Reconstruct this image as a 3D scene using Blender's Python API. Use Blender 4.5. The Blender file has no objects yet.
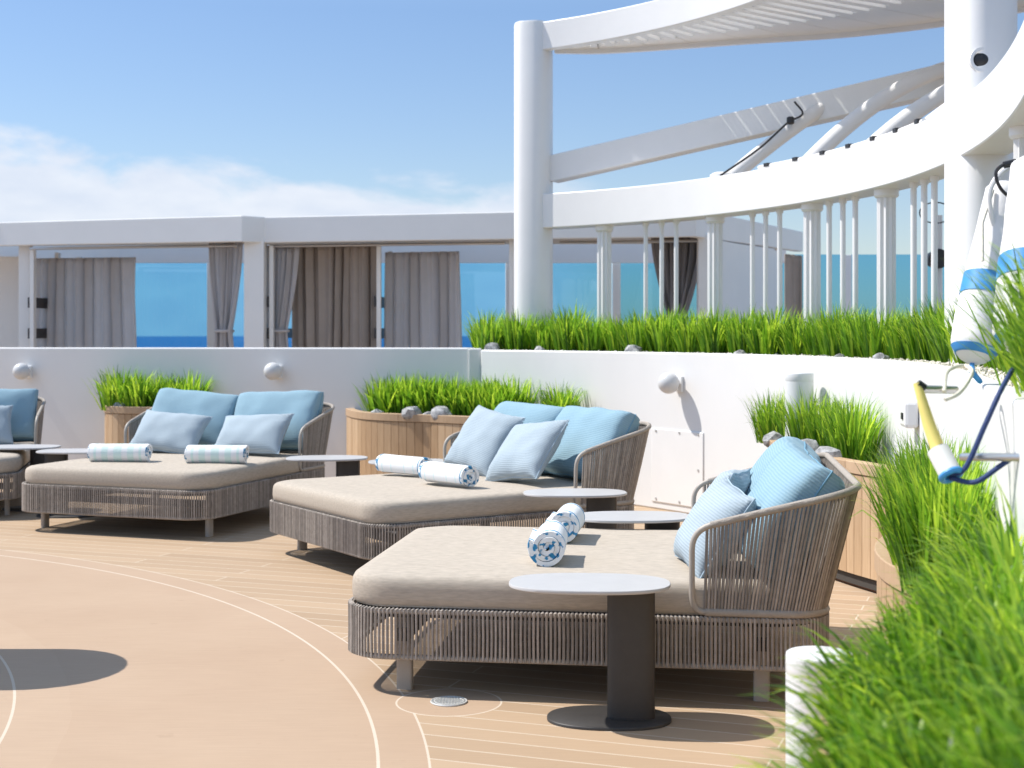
import bpy, math, random
from mathutils import Vector, Matrix, noise, Euler
random.seed(7)
R = math.radians
S = bpy.context.scene
COL = S.collection
PI = math.pi

# ------------------------------------------------------------------ helpers
class MB:
    def __init__(s): s.v = []; s.f = []
    def add(s, vs, fs):
        n = len(s.v); s.v += [tuple(p) for p in vs]; s.f += [tuple(i + n for i in f) for f in fs]
    def box(s, c, size, rz=0.0, M=None):
        hx, hy, hz = size[0]/2, size[1]/2, size[2]/2
        m = M if M is not None else Matrix.Translation(c) @ Matrix.Rotation(rz, 4, 'Z')
        vs = [m @ Vector((x, y, z)) for z in (-hz, hz) for y in (-hy, hy) for x in (-hx, hx)]
        s.add(vs, [(0,2,3,1),(4,5,7,6),(0,1,5,4),(2,6,7,3),(0,4,6,2),(1,3,7,5)])
    def bar(s, a, b, w, h, up=(0,0,1)):
        a, b = Vector(a), Vector(b); d = b - a; L = d.length; d.normalize()
        u = Vector(up); x = d.cross(u)
        if x.length < 1e-5: x = d.cross(Vector((1,0,0)))
        x.normalize(); z = x.cross(d)
        m = Matrix(((x.x, d.x, z.x, 0), (x.y, d.y, z.y, 0), (x.z, d.z, z.z, 0), (0,0,0,1)))
        m.translation = (a + b)/2
        s.box(None, (w, L, h), M=m)
    def tube(s, path, r, n=8, closed=False, cap=True):
        P = [Vector(p) for p in path]; m = len(P)
        rad = r if hasattr(r, '__len__') else [r]*m
        T = []
        for i in range(m):
            a = P[i-1] if (i > 0 or closed) else P[0]
            b = P[(i+1) % m] if (i < m-1 or closed) else P[-1]
            t = b - a; T.append(t.normalized() if t.length > 1e-9 else Vector((0,0,1)))
        u = T[0].cross(Vector((0,0,1)))
        if u.length < 1e-3: u = T[0].cross(Vector((1,0,0)))
        u.normalize(); vs = []
        for i in range(m):
            u = u - T[i]*u.dot(T[i]); u.normalize(); w = T[i].cross(u)
            for k in range(n):
                a = 2*PI*k/n
                vs.append(P[i] + (u*math.cos(a) + w*math.sin(a))*rad[i])
        fs = []
        for i in range(m if closed else m-1):
            j = (i+1) % m
            for k in range(n):
                fs.append((i*n+k, i*n+(k+1)%n, j*n+(k+1)%n, j*n+k))
        if cap and not closed:
            fs.append(tuple(range(n-1, -1, -1))); fs.append(tuple((m-1)*n+k for k in range(n)))
        s.add(vs, fs)
    def lathe(s, prof, n=32, c=(0,0,0), sx=1.0, sy=1.0, e=2.0):
        vs = []; m = len(prof)
        for r, z in prof:
            for k in range(n):
                a = 2*PI*k/n; ca, sa = math.cos(a), math.sin(a)
                if e != 2.0:
                    ca = math.copysign(abs(ca)**(2/e), ca); sa = math.copysign(abs(sa)**(2/e), sa)
                vs.append((c[0]+r*sx*ca, c[1]+r*sy*sa, c[2]+z))
        fs = [(i*n+k, i*n+(k+1)%n, (i+1)*n+(k+1)%n, (i+1)*n+k) for i in range(m-1) for k in range(n)]
        fs.append(tuple(range(n-1, -1, -1))); fs.append(tuple((m-1)*n+k for k in range(n)))
        s.add(vs, fs)
    def prism(s, poly, z0, z1):
        n = len(poly)
        def zz(z, i): return z[i] if hasattr(z, '__len__') else z
        vs = [(p[0], p[1], zz(z0, i)) for i, p in enumerate(poly)] + [(p[0], p[1], zz(z1, i)) for i, p in enumerate(poly)]
        fs = [(i, (i+1)%n, n+(i+1)%n, n+i) for i in range(n)] + [tuple(range(n-1,-1,-1)), tuple(range(n, 2*n))]
        s.add(vs, fs)
    def strip(s, inner, outer, z0, z1, caps=True):
        """solid between two equally long plan polylines"""
        n = len(inner); vs = []
        def zz(z, i): return z[i] if hasattr(z, '__len__') else z
        for i in range(n):
            a, b = inner[i], outer[i]; lo, hi = zz(z0, i), zz(z1, i)
            vs += [(a[0],a[1],lo),(a[0],a[1],hi),(b[0],b[1],hi),(b[0],b[1],lo)]
        fs = []
        for i in range(n-1):
            p, q = 4*i, 4*i+4
            for k in range(4):
                fs.append((p+k, p+(k+1)%4, q+(k+1)%4, q+k))
        if caps: fs += [(3,2,1,0), tuple(4*(n-1)+k for k in range(4))]
        s.add(vs, fs)
    def build(s, name, mat, parent=None, smooth=True, bevel=0.0, angle=40):
        me = bpy.data.meshes.new(name); me.from_pydata(s.v, [], s.f); me.update()
        import bmesh
        bm = bmesh.new(); bm.from_mesh(me); bmesh.ops.recalc_face_normals(bm, faces=bm.faces); bm.to_mesh(me); bm.free()
        return link(name, me, mat, parent, smooth, bevel, angle)

def link(name, me, mat, parent=None, smooth=True, bevel=0.0, angle=40):
    o = bpy.data.objects.new(name, me); COL.objects.link(o)
    if mat is not None: me.materials.append(mat)
    if smooth:
        me.polygons.foreach_set('use_smooth', [True]*len(me.polygons))
        try: me.set_sharp_from_angle(angle=R(angle))
        except Exception: pass
    if bevel:
        b = o.modifiers.new('bevel', 'BEVEL'); b.width = bevel; b.segments = 2; b.limit_method = 'ANGLE'; b.angle_limit = R(35)
    if parent is not None: o.parent = parent
    return o

def tag(o, label, cat, group=None):
    o['label'] = label; o['category'] = cat
    if group: o['group'] = group
    return o
def empty(name, loc=(0,0,0), rz=0.0):
    o = bpy.data.objects.new(name, None); COL.objects.link(o); o.location = loc; o.rotation_euler = (0,0,rz)
    o.empty_display_size = 0.1
    return o
def copy_tree(o, parent=None):
    c = o.copy(); COL.objects.link(c)
    if parent is not None: c.parent = parent
    for ch in [x for x in o.children]: copy_tree(ch, c)
    return c
def crom(pts, n=16):
    P = [Vector(p) for p in pts]; out = []
    for i in range(len(P)-1):
        a = P[i-1] if i else P[0]*2-P[1]; b, c = P[i], P[i+1]; d = P[i+2] if i+2 < len(P) else P[-1]*2-P[-2]
        for k in range(n):
            t = k/n
            out.append(0.5*((2*b)+(c-a)*t+(2*a-5*b+4*c-d)*t*t+(3*b-a-3*c+d)*t**3))
    out.append(P[-1]); return out
def resample(P, step):
    P = [Vector(p) for p in P]; L = [0]
    for i in range(1, len(P)): L.append(L[-1]+(P[i]-P[i-1]).length)
    n = max(1, round(L[-1]/step)); out = []; j = 0
    for k in range(n+1):
        d = L[-1]*k/n
        while j < len(P)-2 and L[j+1] < d: j += 1
        t = (d-L[j])/max(1e-9, L[j+1]-L[j]); out.append(P[j].lerp(P[j+1], min(1, max(0, t))))
    return out
def normals2(P):
    """left-hand plan normals of a polyline"""
    N = []
    for i in range(len(P)):
        t = P[min(i+1, len(P)-1)] - P[max(i-1, 0)]
        n = Vector((-t.y, t.x)); N.append(n.normalized())
    return N
def nz(p, sc, seed=0.0): return noise.noise(Vector((p[0]*sc+seed, p[1]*sc-seed*.7, p[2]*sc+seed*1.3)))

# ------------------------------------------------------------------ materials
def mat(name, base, rough=0.6, var=0.0, vscale=8.0, bump=0.0, bscale=60.0, metal=0.0, stretch=(1,1,1), spec=0.5, trans=0.0, detail=4.0, base2=None):
    m = bpy.data.materials.new(name); m.use_nodes = True; nt = m.node_tree; N = nt.nodes; L = nt.links
    b = N['Principled BSDF']; b.inputs['Base Color'].default_value = (*base, 1); b.inputs['Roughness'].default_value = rough
    b.inputs['Metallic'].default_value = metal; b.inputs['Specular IOR Level'].default_value = spec
    tc = N.new('ShaderNodeTexCoord'); mp = N.new('ShaderNodeMapping'); mp.inputs['Scale'].default_value = stretch
    L.new(tc.outputs['Object'], mp.inputs['Vector'])
    if var > 0 or base2:
        t = N.new('ShaderNodeTexNoise'); t.inputs['Scale'].default_value = vscale; t.inputs['Detail'].default_value = detail
        t.inputs['Roughness'].default_value = 0.6
        L.new(mp.outputs[0], t.inputs['Vector'])
        r = N.new('ShaderNodeValToRGB'); r.color_ramp.elements[0].position = .3; r.color_ramp.elements[1].position = .7
        c2 = base2 if base2 else tuple(min(1, c*(1+var)) for c in base)
        c1 = base if base2 else tuple(c*(1-var) for c in base)
        r.color_ramp.elements[0].color = (*c1, 1); r.color_ramp.elements[1].color = (*c2, 1)
        L.new(t.outputs['Fac'], r.inputs[0]); L.new(r.outputs[0], b.inputs['Base Color'])
    if bump > 0:
        t2 = N.new('ShaderNodeTexNoise'); t2.inputs['Scale'].default_value = bscale; t2.inputs['Detail'].default_value = 3
        L.new(mp.outputs[0], t2.inputs['Vector'])
        bp = N.new('ShaderNodeBump'); bp.inputs['Strength'].default_value = bump; bp.inputs['Distance'].default_value = 0.01
        L.new(t2.outputs['Fac'], bp.inputs['Height']); L.new(bp.outputs[0], b.inputs['Normal'])
    if trans > 0:
        tr = N.new('ShaderNodeBsdfTranslucent'); mx = N.new('ShaderNodeMixShader'); mx.inputs[0].default_value = trans
        tr.inputs['Color'].default_value = (*base, 1)
        L.new(b.outputs[0], mx.inputs[1]); L.new(tr.outputs[0], mx.inputs[2]); L.new(mx.outputs[0], N['Material Output'].inputs['Surface'])
    return m

WHITE = mat('white_paint', (.76,.755,.745), .35, .02, 3, .03, 30)
WALLW = mat('wall_paint', (.74,.735,.725), .45, .025, 1.6, .22, 1.7, stretch=(1,1,.55))
ROOFW = mat('roof_paint', (.82,.81,.79), .4, .02, 2)
CEIL = mat('ceiling_panel', (.66,.57,.48), .6, .05, 3)
FRAMEG = mat('frame_paint', (.80,.81,.82), .4, .02, 3)
ROPE = mat('rope_cord', (.33,.29,.255), .85, .16, 35, .3, 300)
def rope_tint(m):
    N = m.node_tree.nodes; L = m.node_tree.links; b = N['Principled BSDF']; src = b.inputs['Base Color'].links[0].from_socket
    g = N.new('ShaderNodeNewGeometry'); r = N.new('ShaderNodeMapRange'); r.inputs[3].default_value = .62; r.inputs[4].default_value = 1.25; L.new(g.outputs['Random Per Island'], r.inputs[0])
    x = N.new('ShaderNodeMixRGB'); x.blend_type = 'MULTIPLY'; x.inputs[0].default_value = 1; L.new(src, x.inputs[1]); L.new(r.outputs[0], x.inputs[2]); L.new(x.outputs[0], b.inputs['Base Color'])
rope_tint(ROPE)
RAILM = mat('rope_rail', (.35,.31,.27), .8, .10, 60, .35, 240)
TUBEM = mat('taupe_metal', (.38,.34,.295), .5, .04, 20)
DARKM = mat('dark_platform', (.05,.045,.04), .8)
MATT = mat('mattress_fabric', (.445,.39,.325), .95, .13, 60, .3, 420, stretch=(.35,1,2.6), spec=.2)
TABTOP = mat('table_top', (.47,.46,.455), .38, .03, 14)
TABCOL = mat('table_column', (.036,.033,.031), .5, .08, 20)
LBLUE = None
CURT = mat('curtain_grey', (.78,.76,.76), .9, .05, 6, .2, 300, trans=.6)
CURTB = mat('curtain_brown', (.46,.40,.355), .9, .05, 6, .2, 300, trans=.2)
BLACK = mat('black_rubber', (.02,.02,.022), .5)
DARKW = mat('dark_slat', (.04,.035,.035), .5)
STONE = mat('grey_stone', (.12,.12,.125), .85, .35, 22, .8, 40, base2=(.55,.55,.55))
GRAVM = mat('cream_pebble', (.62,.56,.45), .8, base2=(.80,.76,.68), vscale=60)
SOIL = mat('soil', (.06,.045,.03), .95, .3, 20, .5, 50)
STEEL = mat('steel', (.55,.55,.55), .3, metal=.9)
GREYP = mat('grey_plastic', (.42,.42,.41), .45)
CYL = mat('white_lamp_body', (.72,.73,.73), .35)
GLOBE = mat('globe_opal', (.60,.60,.60), .3, .02, 5)
CANVAS = mat('white_canvas', (.78,.77,.76), .6, .04, 9, .12, 40)
BLUEB = mat('blue_band', (.045,.27,.62), .5, .08, 12)
YELLOW = mat('yellow_strap', (.80,.66,.20), .6, .06, 15)
NAVY = mat('navy_rope', (.02,.045,.16), .7, .1, 60, .3, 200)
CREAMROPE = mat('cream_rope', (.72,.68,.58), .8, .1, 60, .3, 200)
GRATE = mat('drain_metal', (.62,.62,.60), .45, metal=.3)

def stripe_fabric(name, c1, c2, freq, axis='Z', bump=.35, wr=.9):
    m = bpy.data.materials.new(name); m.use_nodes = True; N = m.node_tree.nodes; L = m.node_tree.links; b = N['Principled BSDF']
    b.inputs['Roughness'].default_value = wr; b.inputs['Specular IOR Level'].default_value = .2
    tc = N.new('ShaderNodeTexCoord'); w = N.new('ShaderNodeTexWave'); w.bands_direction = axis
    w.inputs['Scale'].default_value = freq; w.inputs['Distortion'].default_value = .25; w.inputs['Detail'].default_value = 1
    L.new(tc.outputs['Object'], w.inputs['Vector'])
    n = N.new('ShaderNodeTexNoise'); n.inputs['Scale'].default_value = 90; L.new(tc.outputs['Object'], n.inputs['Vector'])
    a = N.new('ShaderNodeMath'); a.operation = 'MULTIPLY_ADD'; a.inputs[1].default_value = .5; L.new(n.outputs['Fac'], a.inputs[0]); 
    s2 = N.new('ShaderNodeMath'); s2.operation = 'MULTIPLY'; s2.inputs[1].default_value = .6
    L.new(w.outputs['Fac'], s2.inputs[0]); L.new(s2.outputs[0], a.inputs[2])
    r = N.new('ShaderNodeValToRGB'); r.color_ramp.elements[0].position = .2; r.color_ramp.elements[1].position = .85
    r.color_ramp.elements[0].color = (*c1,1); r.color_ramp.elements[1].color = (*c2,1)
    L.new(a.outputs[0], r.inputs[0]); L.new(r.outputs[0], b.inputs['Base Color'])
    bp = N.new('ShaderNodeBump'); bp.inputs['Strength'].default_value = bump; bp.inputs['Distance'].default_value = .004
    L.new(a.outputs[0], bp.inputs['Height']); L.new(bp.outputs[0], b.inputs['Normal'])
    return m
BACKB = stripe_fabric('blue_cushion', (.21,.335,.415), (.265,.395,.465), 24, 'Z')
LBLUE = stripe_fabric('pale_blue_cushion', (.30,.365,.415), (.375,.445,.495), 26, 'Z')
SEAM = mat('cushion_seam', (.14,.29,.40), .9)
SEAML = mat('pale_cushion_seam', (.34,.43,.50), .9)

def wood(name, c1, c2, rough=.55):
    m = bpy.data.materials.new(name); m.use_nodes = True; N = m.node_tree.nodes; L = m.node_tree.links; b = N['Principled BSDF']
    b.inputs['Roughness'].default_value = rough
    tc = N.new('ShaderNodeTexCoord'); mp = N.new('ShaderNodeMapping'); mp.inputs['Scale'].default_value = (9,9,.7)
    L.new(tc.outputs['Object'], mp.inputs[0])
    n = N.new('ShaderNodeTexNoise'); n.inputs['Scale'].default_value = 7; n.inputs['Detail'].default_value = 6; n.inputs['Distortion'].default_value = .6
    L.new(mp.outputs[0], n.inputs[0])
    g = N.new('ShaderNodeNewGeometry'); a = N.new('ShaderNodeMath'); a.operation = 'MULTIPLY_ADD'; a.inputs[1].default_value = .45
    L.new(g.outputs['Random Per Island'], a.inputs[0]); 
    k = N.new('ShaderNodeMath'); k.operation = 'MULTIPLY'; k.inputs[1].default_value = .6; L.new(n.outputs['Fac'], k.inputs[0]); L.new(k.outputs[0], a.inputs[2])
    r = N.new('ShaderNodeValToRGB'); r.color_ramp.elements[0].position = .2; r.color_ramp.elements[1].position = .75
    r.color_ramp.elements[0].color = (*c1,1); r.color_ramp.elements[1].color = (*c2,1)
    L.new(a.outputs[0], r.inputs[0]); L.new(r.outputs[0], b.inputs['Base Color'])
    bp = N.new('ShaderNodeBump'); bp.inputs['Strength'].default_value = .15; bp.inputs['Distance'].default_value = .003
    L.new(n.outputs['Fac'], bp.inputs['Height']); L.new(bp.outputs[0], b.inputs['Normal'])
    return m
TEAK = wood('teak_planks', (.36,.225,.12), (.55,.385,.235))
TEAKR = wood('teak_rim', (.40,.265,.155), (.55,.39,.25))
TOEW = mat('toe_kick', (.17,.075,.035), .6, .2, 10)

def grass_mat(name, c1, c2, c3):
    m = bpy.data.materials.new(name); m.use_nodes = True; N = m.node_tree.nodes; L = m.node_tree.links; b = N['Principled BSDF']
    b.inputs['Roughness'].default_value = .42
    g = N.new('ShaderNodeNewGeometry'); r = N.new('ShaderNodeValToRGB'); e = r.color_ramp.elements
    e[0].color = (*c1,1); e[1].color = (*c3,1); x = e.new(.5); x.color = (*c2,1)
    L.new(g.outputs['Random Per Island'], r.inputs[0]); L.new(r.outputs[0], b.inputs['Base Color'])
    tr = N.new('ShaderNodeBsdfTranslucent'); mx = N.new('ShaderNodeMixShader'); mx.inputs[0].default_value = .55
    hs = N.new('ShaderNodeHueSaturation'); hs.inputs['Value'].default_value = 1.55; hs.inputs['Hue'].default_value = .485
    L.new(r.outputs[0], hs.inputs['Color']); L.new(hs.outputs[0], tr.inputs['Color'])
    L.new(b.outputs[0], mx.inputs[1]); L.new(tr.outputs[0], mx.inputs[2]); L.new(mx.outputs[0], N['Material Output'].inputs['Surface'])
    return m
GRASS = grass_mat('grass_blades', (.035,.115,.008), (.14,.33,.018), (.41,.58,.05))

def towel_mat(name, stripe, tint, kind, endx):
    """white towelling with stripes near both ends of the roll and printed blotches on the rolled ends"""
    m = bpy.data.materials.new(name); m.use_nodes = True; N = m.node_tree.nodes; L = m.node_tree.links; b = N['Principled BSDF']
    b.inputs['Roughness'].default_value = .95; b.inputs['Specular IOR Level'].default_value = .1
    tc = N.new('ShaderNodeTexCoord'); sp = N.new('ShaderNodeSeparateXYZ'); L.new(tc.outputs['Object'], sp.inputs[0])
    ab = N.new('ShaderNodeMath'); ab.operation = 'ABSOLUTE'; L.new(sp.outputs['X'], ab.inputs[0])
    r = N.new('ShaderNodeValToRGB'); r.color_ramp.interpolation = 'CONSTANT'; e = r.color_ramp.elements
    W = (.80,.81,.81,1); T = (*tint,1); B = (*stripe,1)
    e[0].position = 0; e[0].color = T if kind == 'green' else W; e[1].position = .03*2; e[1].color = W
    if kind == 'bold': SEQ = ((.066*2,T),(.075*2,W),(.128*2,B),(.152*2,W))
    elif kind == 'green': SEQ = ((.075*2,T),(.125*2,W),(.165*2,T),(.185*2,W))
    else: SEQ = ((.06*2,T),(.068*2,W),(.150*2,T),(.160*2,W),(.196*2,B),(.204*2,W))
    for p, c in SEQ:
        x = e.new(p); x.color = c
    sc = N.new('ShaderNodeMath'); sc.operation = 'MULTIPLY'; sc.inputs[1].default_value = 2.0; L.new(ab.outputs[0], sc.inputs[0])
    L.new(sc.outputs[0], r.inputs[0])
    n = N.new('ShaderNodeTexNoise'); n.inputs['Scale'].default_value = 28; n.inputs['Detail'].default_value = 2; L.new(tc.outputs['Object'], n.inputs[0])
    n2 = N.new('ShaderNodeValToRGB'); n2.color_ramp.elements[0].position = .43; n2.color_ramp.elements[1].position = .48
    n2.color_ramp.elements[0].color = B; n2.color_ramp.elements[1].color = W; L.new(n.outputs['Fac'], n2.inputs[0])
    gt = N.new('ShaderNodeMath'); gt.operation = 'GREATER_THAN'; gt.inputs[1].default_value = endx; L.new(ab.outputs[0], gt.inputs[0])
    mx = N.new('ShaderNodeMixRGB'); L.new(gt.outputs[0], mx.inputs[0]); L.new(r.outputs[0], mx.inputs[1]); L.new(n2.outputs[0], mx.inputs[2])
    L.new(mx.outputs[0], b.inputs['Base Color'])
    bp = N.new('ShaderNodeBump'); bp.inputs['Strength'].default_value = .5; bp.inputs['Distance'].default_value = .006
    nn = N.new('ShaderNodeTexNoise'); nn.inputs['Scale'].default_value = 170; L.new(tc.outputs['Object'], nn.inputs[0])
    L.new(nn.outputs['Fac'], bp.inputs['Height']); L.new(bp.outputs[0], b.inputs['Normal'])
    return m
TOWB = towel_mat('towel_blue', (.05,.25,.46), (.80,.84,.86), 'bold', .166)
TOWC = towel_mat('towel_white', (.05,.22,.40), (.62,.76,.78), 'plain', .206)
TOWG = towel_mat('towel_green', (.08,.22,.36), (.64,.78,.74), 'green', .218)

# glass: blue tinted sheet
GLASS = bpy.data.materials.new('blue_glass'); GLASS.use_nodes = True
_n = GLASS.node_tree.nodes; _l = GLASS.node_tree.links; _n.remove(_n['Principled BSDF'])
_t = _n.new('ShaderNodeBsdfTransparent'); _t.inputs[0].default_value = (.44,.72,.88,1)
_g = _n.new('ShaderNodeBsdfGlossy'); _g.inputs['Roughness'].default_value = .03
_m = _n.new('ShaderNodeMixShader'); _m.inputs[0].default_value = .05
_l.new(_t.outputs[0], _m.inputs[1]); _l.new(_g.outputs[0], _m.inputs[2]); _l.new(_m.outputs[0], _n['Material Output'].inputs['Surface'])

# deck
CX, CY = -6.40, 4.335
def deck_mat():
    m = bpy.data.materials.new('deck_teak'); m.use_nodes = True; N = m.node_tree.nodes; L = m.node_tree.links; b = N['Principled BSDF']
    b.inputs['Roughness'].default_value = .75; b.inputs['Specular IOR Level'].default_value = .25
    tc = N.new('ShaderNodeTexCoord')
    def math_(op, a, c=None, c2=None):
        n = N.new('ShaderNodeMath'); n.operation = op
        for i, x in enumerate((a, c, c2)):
            if x is None: continue
            if isinstance(x, (int, float)): n.inputs[i].default_value = x
            else: L.new(x, n.inputs[i])
        return n.outputs[0]
    def dist(cx, cy):
        v = N.new('ShaderNodeVectorMath'); v.operation = 'DISTANCE'; v.inputs[1].default_value = (cx, cy, 0)
        f = N.new('ShaderNodeVectorMath'); f.operation = 'MULTIPLY'; f.inputs[1].default_value = (1,1,0); L.new(tc.outputs['Object'], f.inputs[0])
        L.new(f.outputs[0], v.inputs[0]); return v.outputs['Value']
    def line(d, r, w): return math_('LESS_THAN', math_('ABSOLUTE', math_('SUBTRACT', d, r)), w)
    d = dist(CX, CY)
    # planks
    mp = N.new('ShaderNodeMapping'); mp.inputs['Rotation'].default_value = (0,0,R(20)); L.new(tc.outputs['Object'], mp.inputs[0])
    br = N.new('ShaderNodeTexBrick'); L.new(mp.outputs[0], br.inputs['Vector'])
    br.inputs['Scale'].default_value = 1; br.inputs['Brick Width'].default_value = 2.3; br.inputs['Row Height'].default_value = .135
    br.inputs['Mortar Size'].default_value = .0042; br.inputs['Mortar Smooth'].default_value = .1; br.offset = .37; br.offset_frequency = 2
    br.inputs['Color1'].default_value = (.375,.266,.172,1); br.inputs['Color2'].default_value = (.44,.318,.21,1); br.inputs['Mortar'].default_value = (.54,.45,.35,1)
    br.inputs['Bias'].default_value = 0
    # plain field
    n = N.new('ShaderNodeTexNoise'); n.inputs['Scale'].default_value = 1.1; n.inputs['Detail'].default_value = 7; n.inputs['Roughness'].default_value = .62; L.new(tc.outputs['Object'], n.inputs[0])
    pr = N.new('ShaderNodeValToRGB'); pr.color_ramp.elements[0].position = .3; pr.color_ramp.elements[1].position = .72
    pr.color_ramp.elements[0].color = (.405,.288,.198,1); pr.color_ramp.elements[1].color = (.44,.32,.223,1); L.new(n.outputs['Fac'], pr.inputs[0])
    def mix(f, a, c):
        x = N.new('ShaderNodeMixRGB')
        if isinstance(f, (int, float)): x.inputs[0].default_value = f
        else: L.new(f, x.inputs[0])
        for i, q in ((1, a), (2, c)):
            if isinstance(q, tuple): x.inputs[i].default_value = q
            else: L.new(q, x.inputs[i])
        return x.outputs[0]
    WL = (.62,.54,.44,1)
    col = mix(math_('LESS_THAN', d, 6.143), br.outputs['Color'], pr.outputs[0])
    col = mix(math_('MULTIPLY', math_('LESS_THAN', math_('ADD', d, math_('MULTIPLY', n.outputs['Fac'], .12)), 4.89), .07), col, (.55,.43,.32,1))
    col = mix(math_('MULTIPLY', line(d, 5.966, .0060), .8), col, WL)
    col = mix(math_('MULTIPLY', line(d, 6.143, .0045), .75), col, WL)
    col = mix(math_('MULTIPLY', line(d, 4.61, .0058), .75), col, WL)
    dd = dist(-.255, 5.75)
    col = mix(math_('LESS_THAN', dd, .208), col, pr.outputs[0])
    col = mix(math_('MULTIPLY', line(dd, .212, .004), .8), col, WL)
    # fine grain and faint footworn stains
    g = N.new('ShaderNodeTexNoise'); g.inputs['Scale'].default_value = 6; g.inputs['Detail'].default_value = 8; 
    gm = N.new('ShaderNodeMapping'); gm.inputs['Rotation'].default_value = (0,0,R(20)); gm.inputs['Scale'].default_value = (.8,14,1); L.new(tc.outputs['Object'], gm.inputs[0]); L.new(gm.outputs[0], g.inputs[0])
    gr = N.new('ShaderNodeValToRGB'); gr.color_ramp.elements[0].color = (.86,.86,.86,1); gr.color_ramp.elements[1].color = (1.08,1.08,1.08,1); L.new(g.outputs['Fac'], gr.inputs[0])
    mu = N.new('ShaderNodeMixRGB'); mu.blend_type = 'MULTIPLY'; mu.inputs[0].default_value = .8; L.new(col, mu.inputs[1]); L.new(gr.outputs[0], mu.inputs[2])
    s = N.new('ShaderNodeTexNoise'); s.inputs['Scale'].default_value = 9; s.inputs['Detail'].default_value = 2; L.new(tc.outputs['Object'], s.inputs[0])
    sr = N.new('ShaderNodeValToRGB'); sr.color_ramp.elements[0].position = .24; sr.color_ramp.elements[1].position = .3
    sr.color_ramp.elements[0].color = (.8,.78,.76,1); sr.color_ramp.elements[1].color = (1,1,1,1); L.new(s.outputs['Fac'], sr.inputs[0])
    mu2 = N.new('ShaderNodeMixRGB'); mu2.blend_type = 'MULTIPLY'; mu2.inputs[0].default_value = .35; L.new(mu.outputs[0], mu2.inputs[1]); L.new(sr.outputs[0], mu2.inputs[2])
    L.new(mu2.outputs[0], b.inputs['Base Color'])
    bp = N.new('ShaderNodeBump'); bp.inputs['Strength'].default_value = .12; bp.inputs['Distance'].default_value = .002
    L.new(g.outputs['Fac'], bp.inputs['Height']); L.new(bp.outputs[0], b.inputs['Normal'])
    return m
mb = MB(); mb.prism([(-22,-7),(16,-7),(16,24),(-22,24)], -.6, 0)
deck = mb.build('deck', deck_mat(), smooth=False); deck['kind'] = 'structure'

# sea: a cap of the globe forty metres below the deck
SEA = bpy.data.materials.new('sea_water'); SEA.use_nodes = True
_n = SEA.node_tree.nodes; _b = _n['Principled BSDF']; _b.inputs['Base Color'].default_value = (.02,.12,.26,1); _b.inputs['Roughness'].default_value = .35; _b.inputs['Specular IOR Level'].default_value = .25
_t = _n.new('ShaderNodeTexNoise'); _t.inputs['Scale'].default_value = .02; _t.inputs['Detail'].default_value = 6
_c = _n.new('ShaderNodeTexCoord'); SEA.node_tree.links.new(_c.outputs['Object'], _t.inputs[0])
_p = _n.new('ShaderNodeBump'); _p.inputs['Strength'].default_value = .6; _p.inputs['Distance'].default_value = 4
SEA.node_tree.links.new(_t.outputs['Fac'], _p.inputs['Height']); SEA.node_tree.links.new(_p.outputs[0], _b.inputs['Normal'])
mb = MB(); RE = 6371000.0; rings = [0,60,150,400,1000,2500,5000,9000,13000,17000,20000,23000,26000,30000]; ns = 72; vs = [(0,0,-40)]
for r in rings[1:]:
    for k in range(ns):
        a = 2*PI*k/ns; vs.append((r*math.cos(a), r*math.sin(a), -40 - r*r/(2*RE)))
fs = [(0, 1+k, 1+(k+1)%ns) for k in range(ns)]
for i in range(len(rings)-2):
    for k in range(ns):
        fs.append((1+i*ns+k, 1+(i+1)*ns+k, 1+(i+1)*ns+(k+1)%ns, 1+i*ns+(k+1)%ns))
mb.add(vs, fs); sea = mb.build('sea', SEA); sea['kind'] = 'structure'

# ------------------------------------------------------------------ grass blades
def blade(mb, base, ang, L, w, lean, droop, n=5):
    d = Vector((math.cos(ang), math.sin(ang), 0)); sd = Vector((-d.y, d.x, 0))
    p = Vector(base); el = PI/2 - lean; pts = []
    tw = random.uniform(-.5, .5)
    for i in range(n+1):
        t = i/n; ww = w*(1-t**2.2)*(.75+.5*min(1, t*3)) + .0004
        s = (sd*math.cos(tw) + d*math.sin(tw)*.6) 
        pts.append((p - s*ww/2, p + s*ww/2))
        p = p + (d*math.cos(el) + Vector((0,0,1))*math.sin(el))*(L/n)
        el -= droop*(2.6*t*t+.12)
    vs = [q for pr in pts for q in pr]
    mb.add(vs, [(2*i, 2*i+1, 2*i+3, 2*i+2) for i in range(n)])
def clump_mesh(seed, nbl, h, spread, w=.0085, fan=.5):
    random.seed(seed); mb = MB()
    for _ in range(nbl):
        a = random.uniform(0, 2*PI); q = math.sqrt(random.random()); r = spread*q
        lean = .02 + abs(random.gauss(0, .08)) + fan*.55*q*random.random()**1.5
        blade(mb, (r*math.cos(a)*.8, r*math.sin(a)*.8, 0), a + random.gauss(0,.45), h*random.uniform(.55,1.05)*(1-.12*q), w*random.uniform(.7,1.3), lean, min(.75, random.expovariate(4.5)+.08))
    me = bpy.data.meshes.new('grass_clump'); me.from_pydata(mb.v, [], mb.f); me.materials.append(GRASS); me.update(); return me
CL = [clump_mesh(s, 220, .47, .16, .0150, .65) for s in range(6)]
CLN = [clump_mesh(40+s, 260, .48, .16, .0110, .6) for s in range(4)]
CLS = [clump_mesh(20+s, 230, .38, .17, .0140, .85) for s in range(5)]
def clump(loc, label, group, meshes=CL, sc=1.0, cat='grass'):
    o = bpy.data.objects.new('grass_clump', random.choice(meshes)); COL.objects.link(o); o.location = loc
    o.rotation_euler = (0,0,random.uniform(0,6.28)); s = sc*random.uniform(.88,1.1); o.scale = (s, s, s*random.uniform(.92,1.06))
    tag(o, label, cat, group); return o

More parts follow.
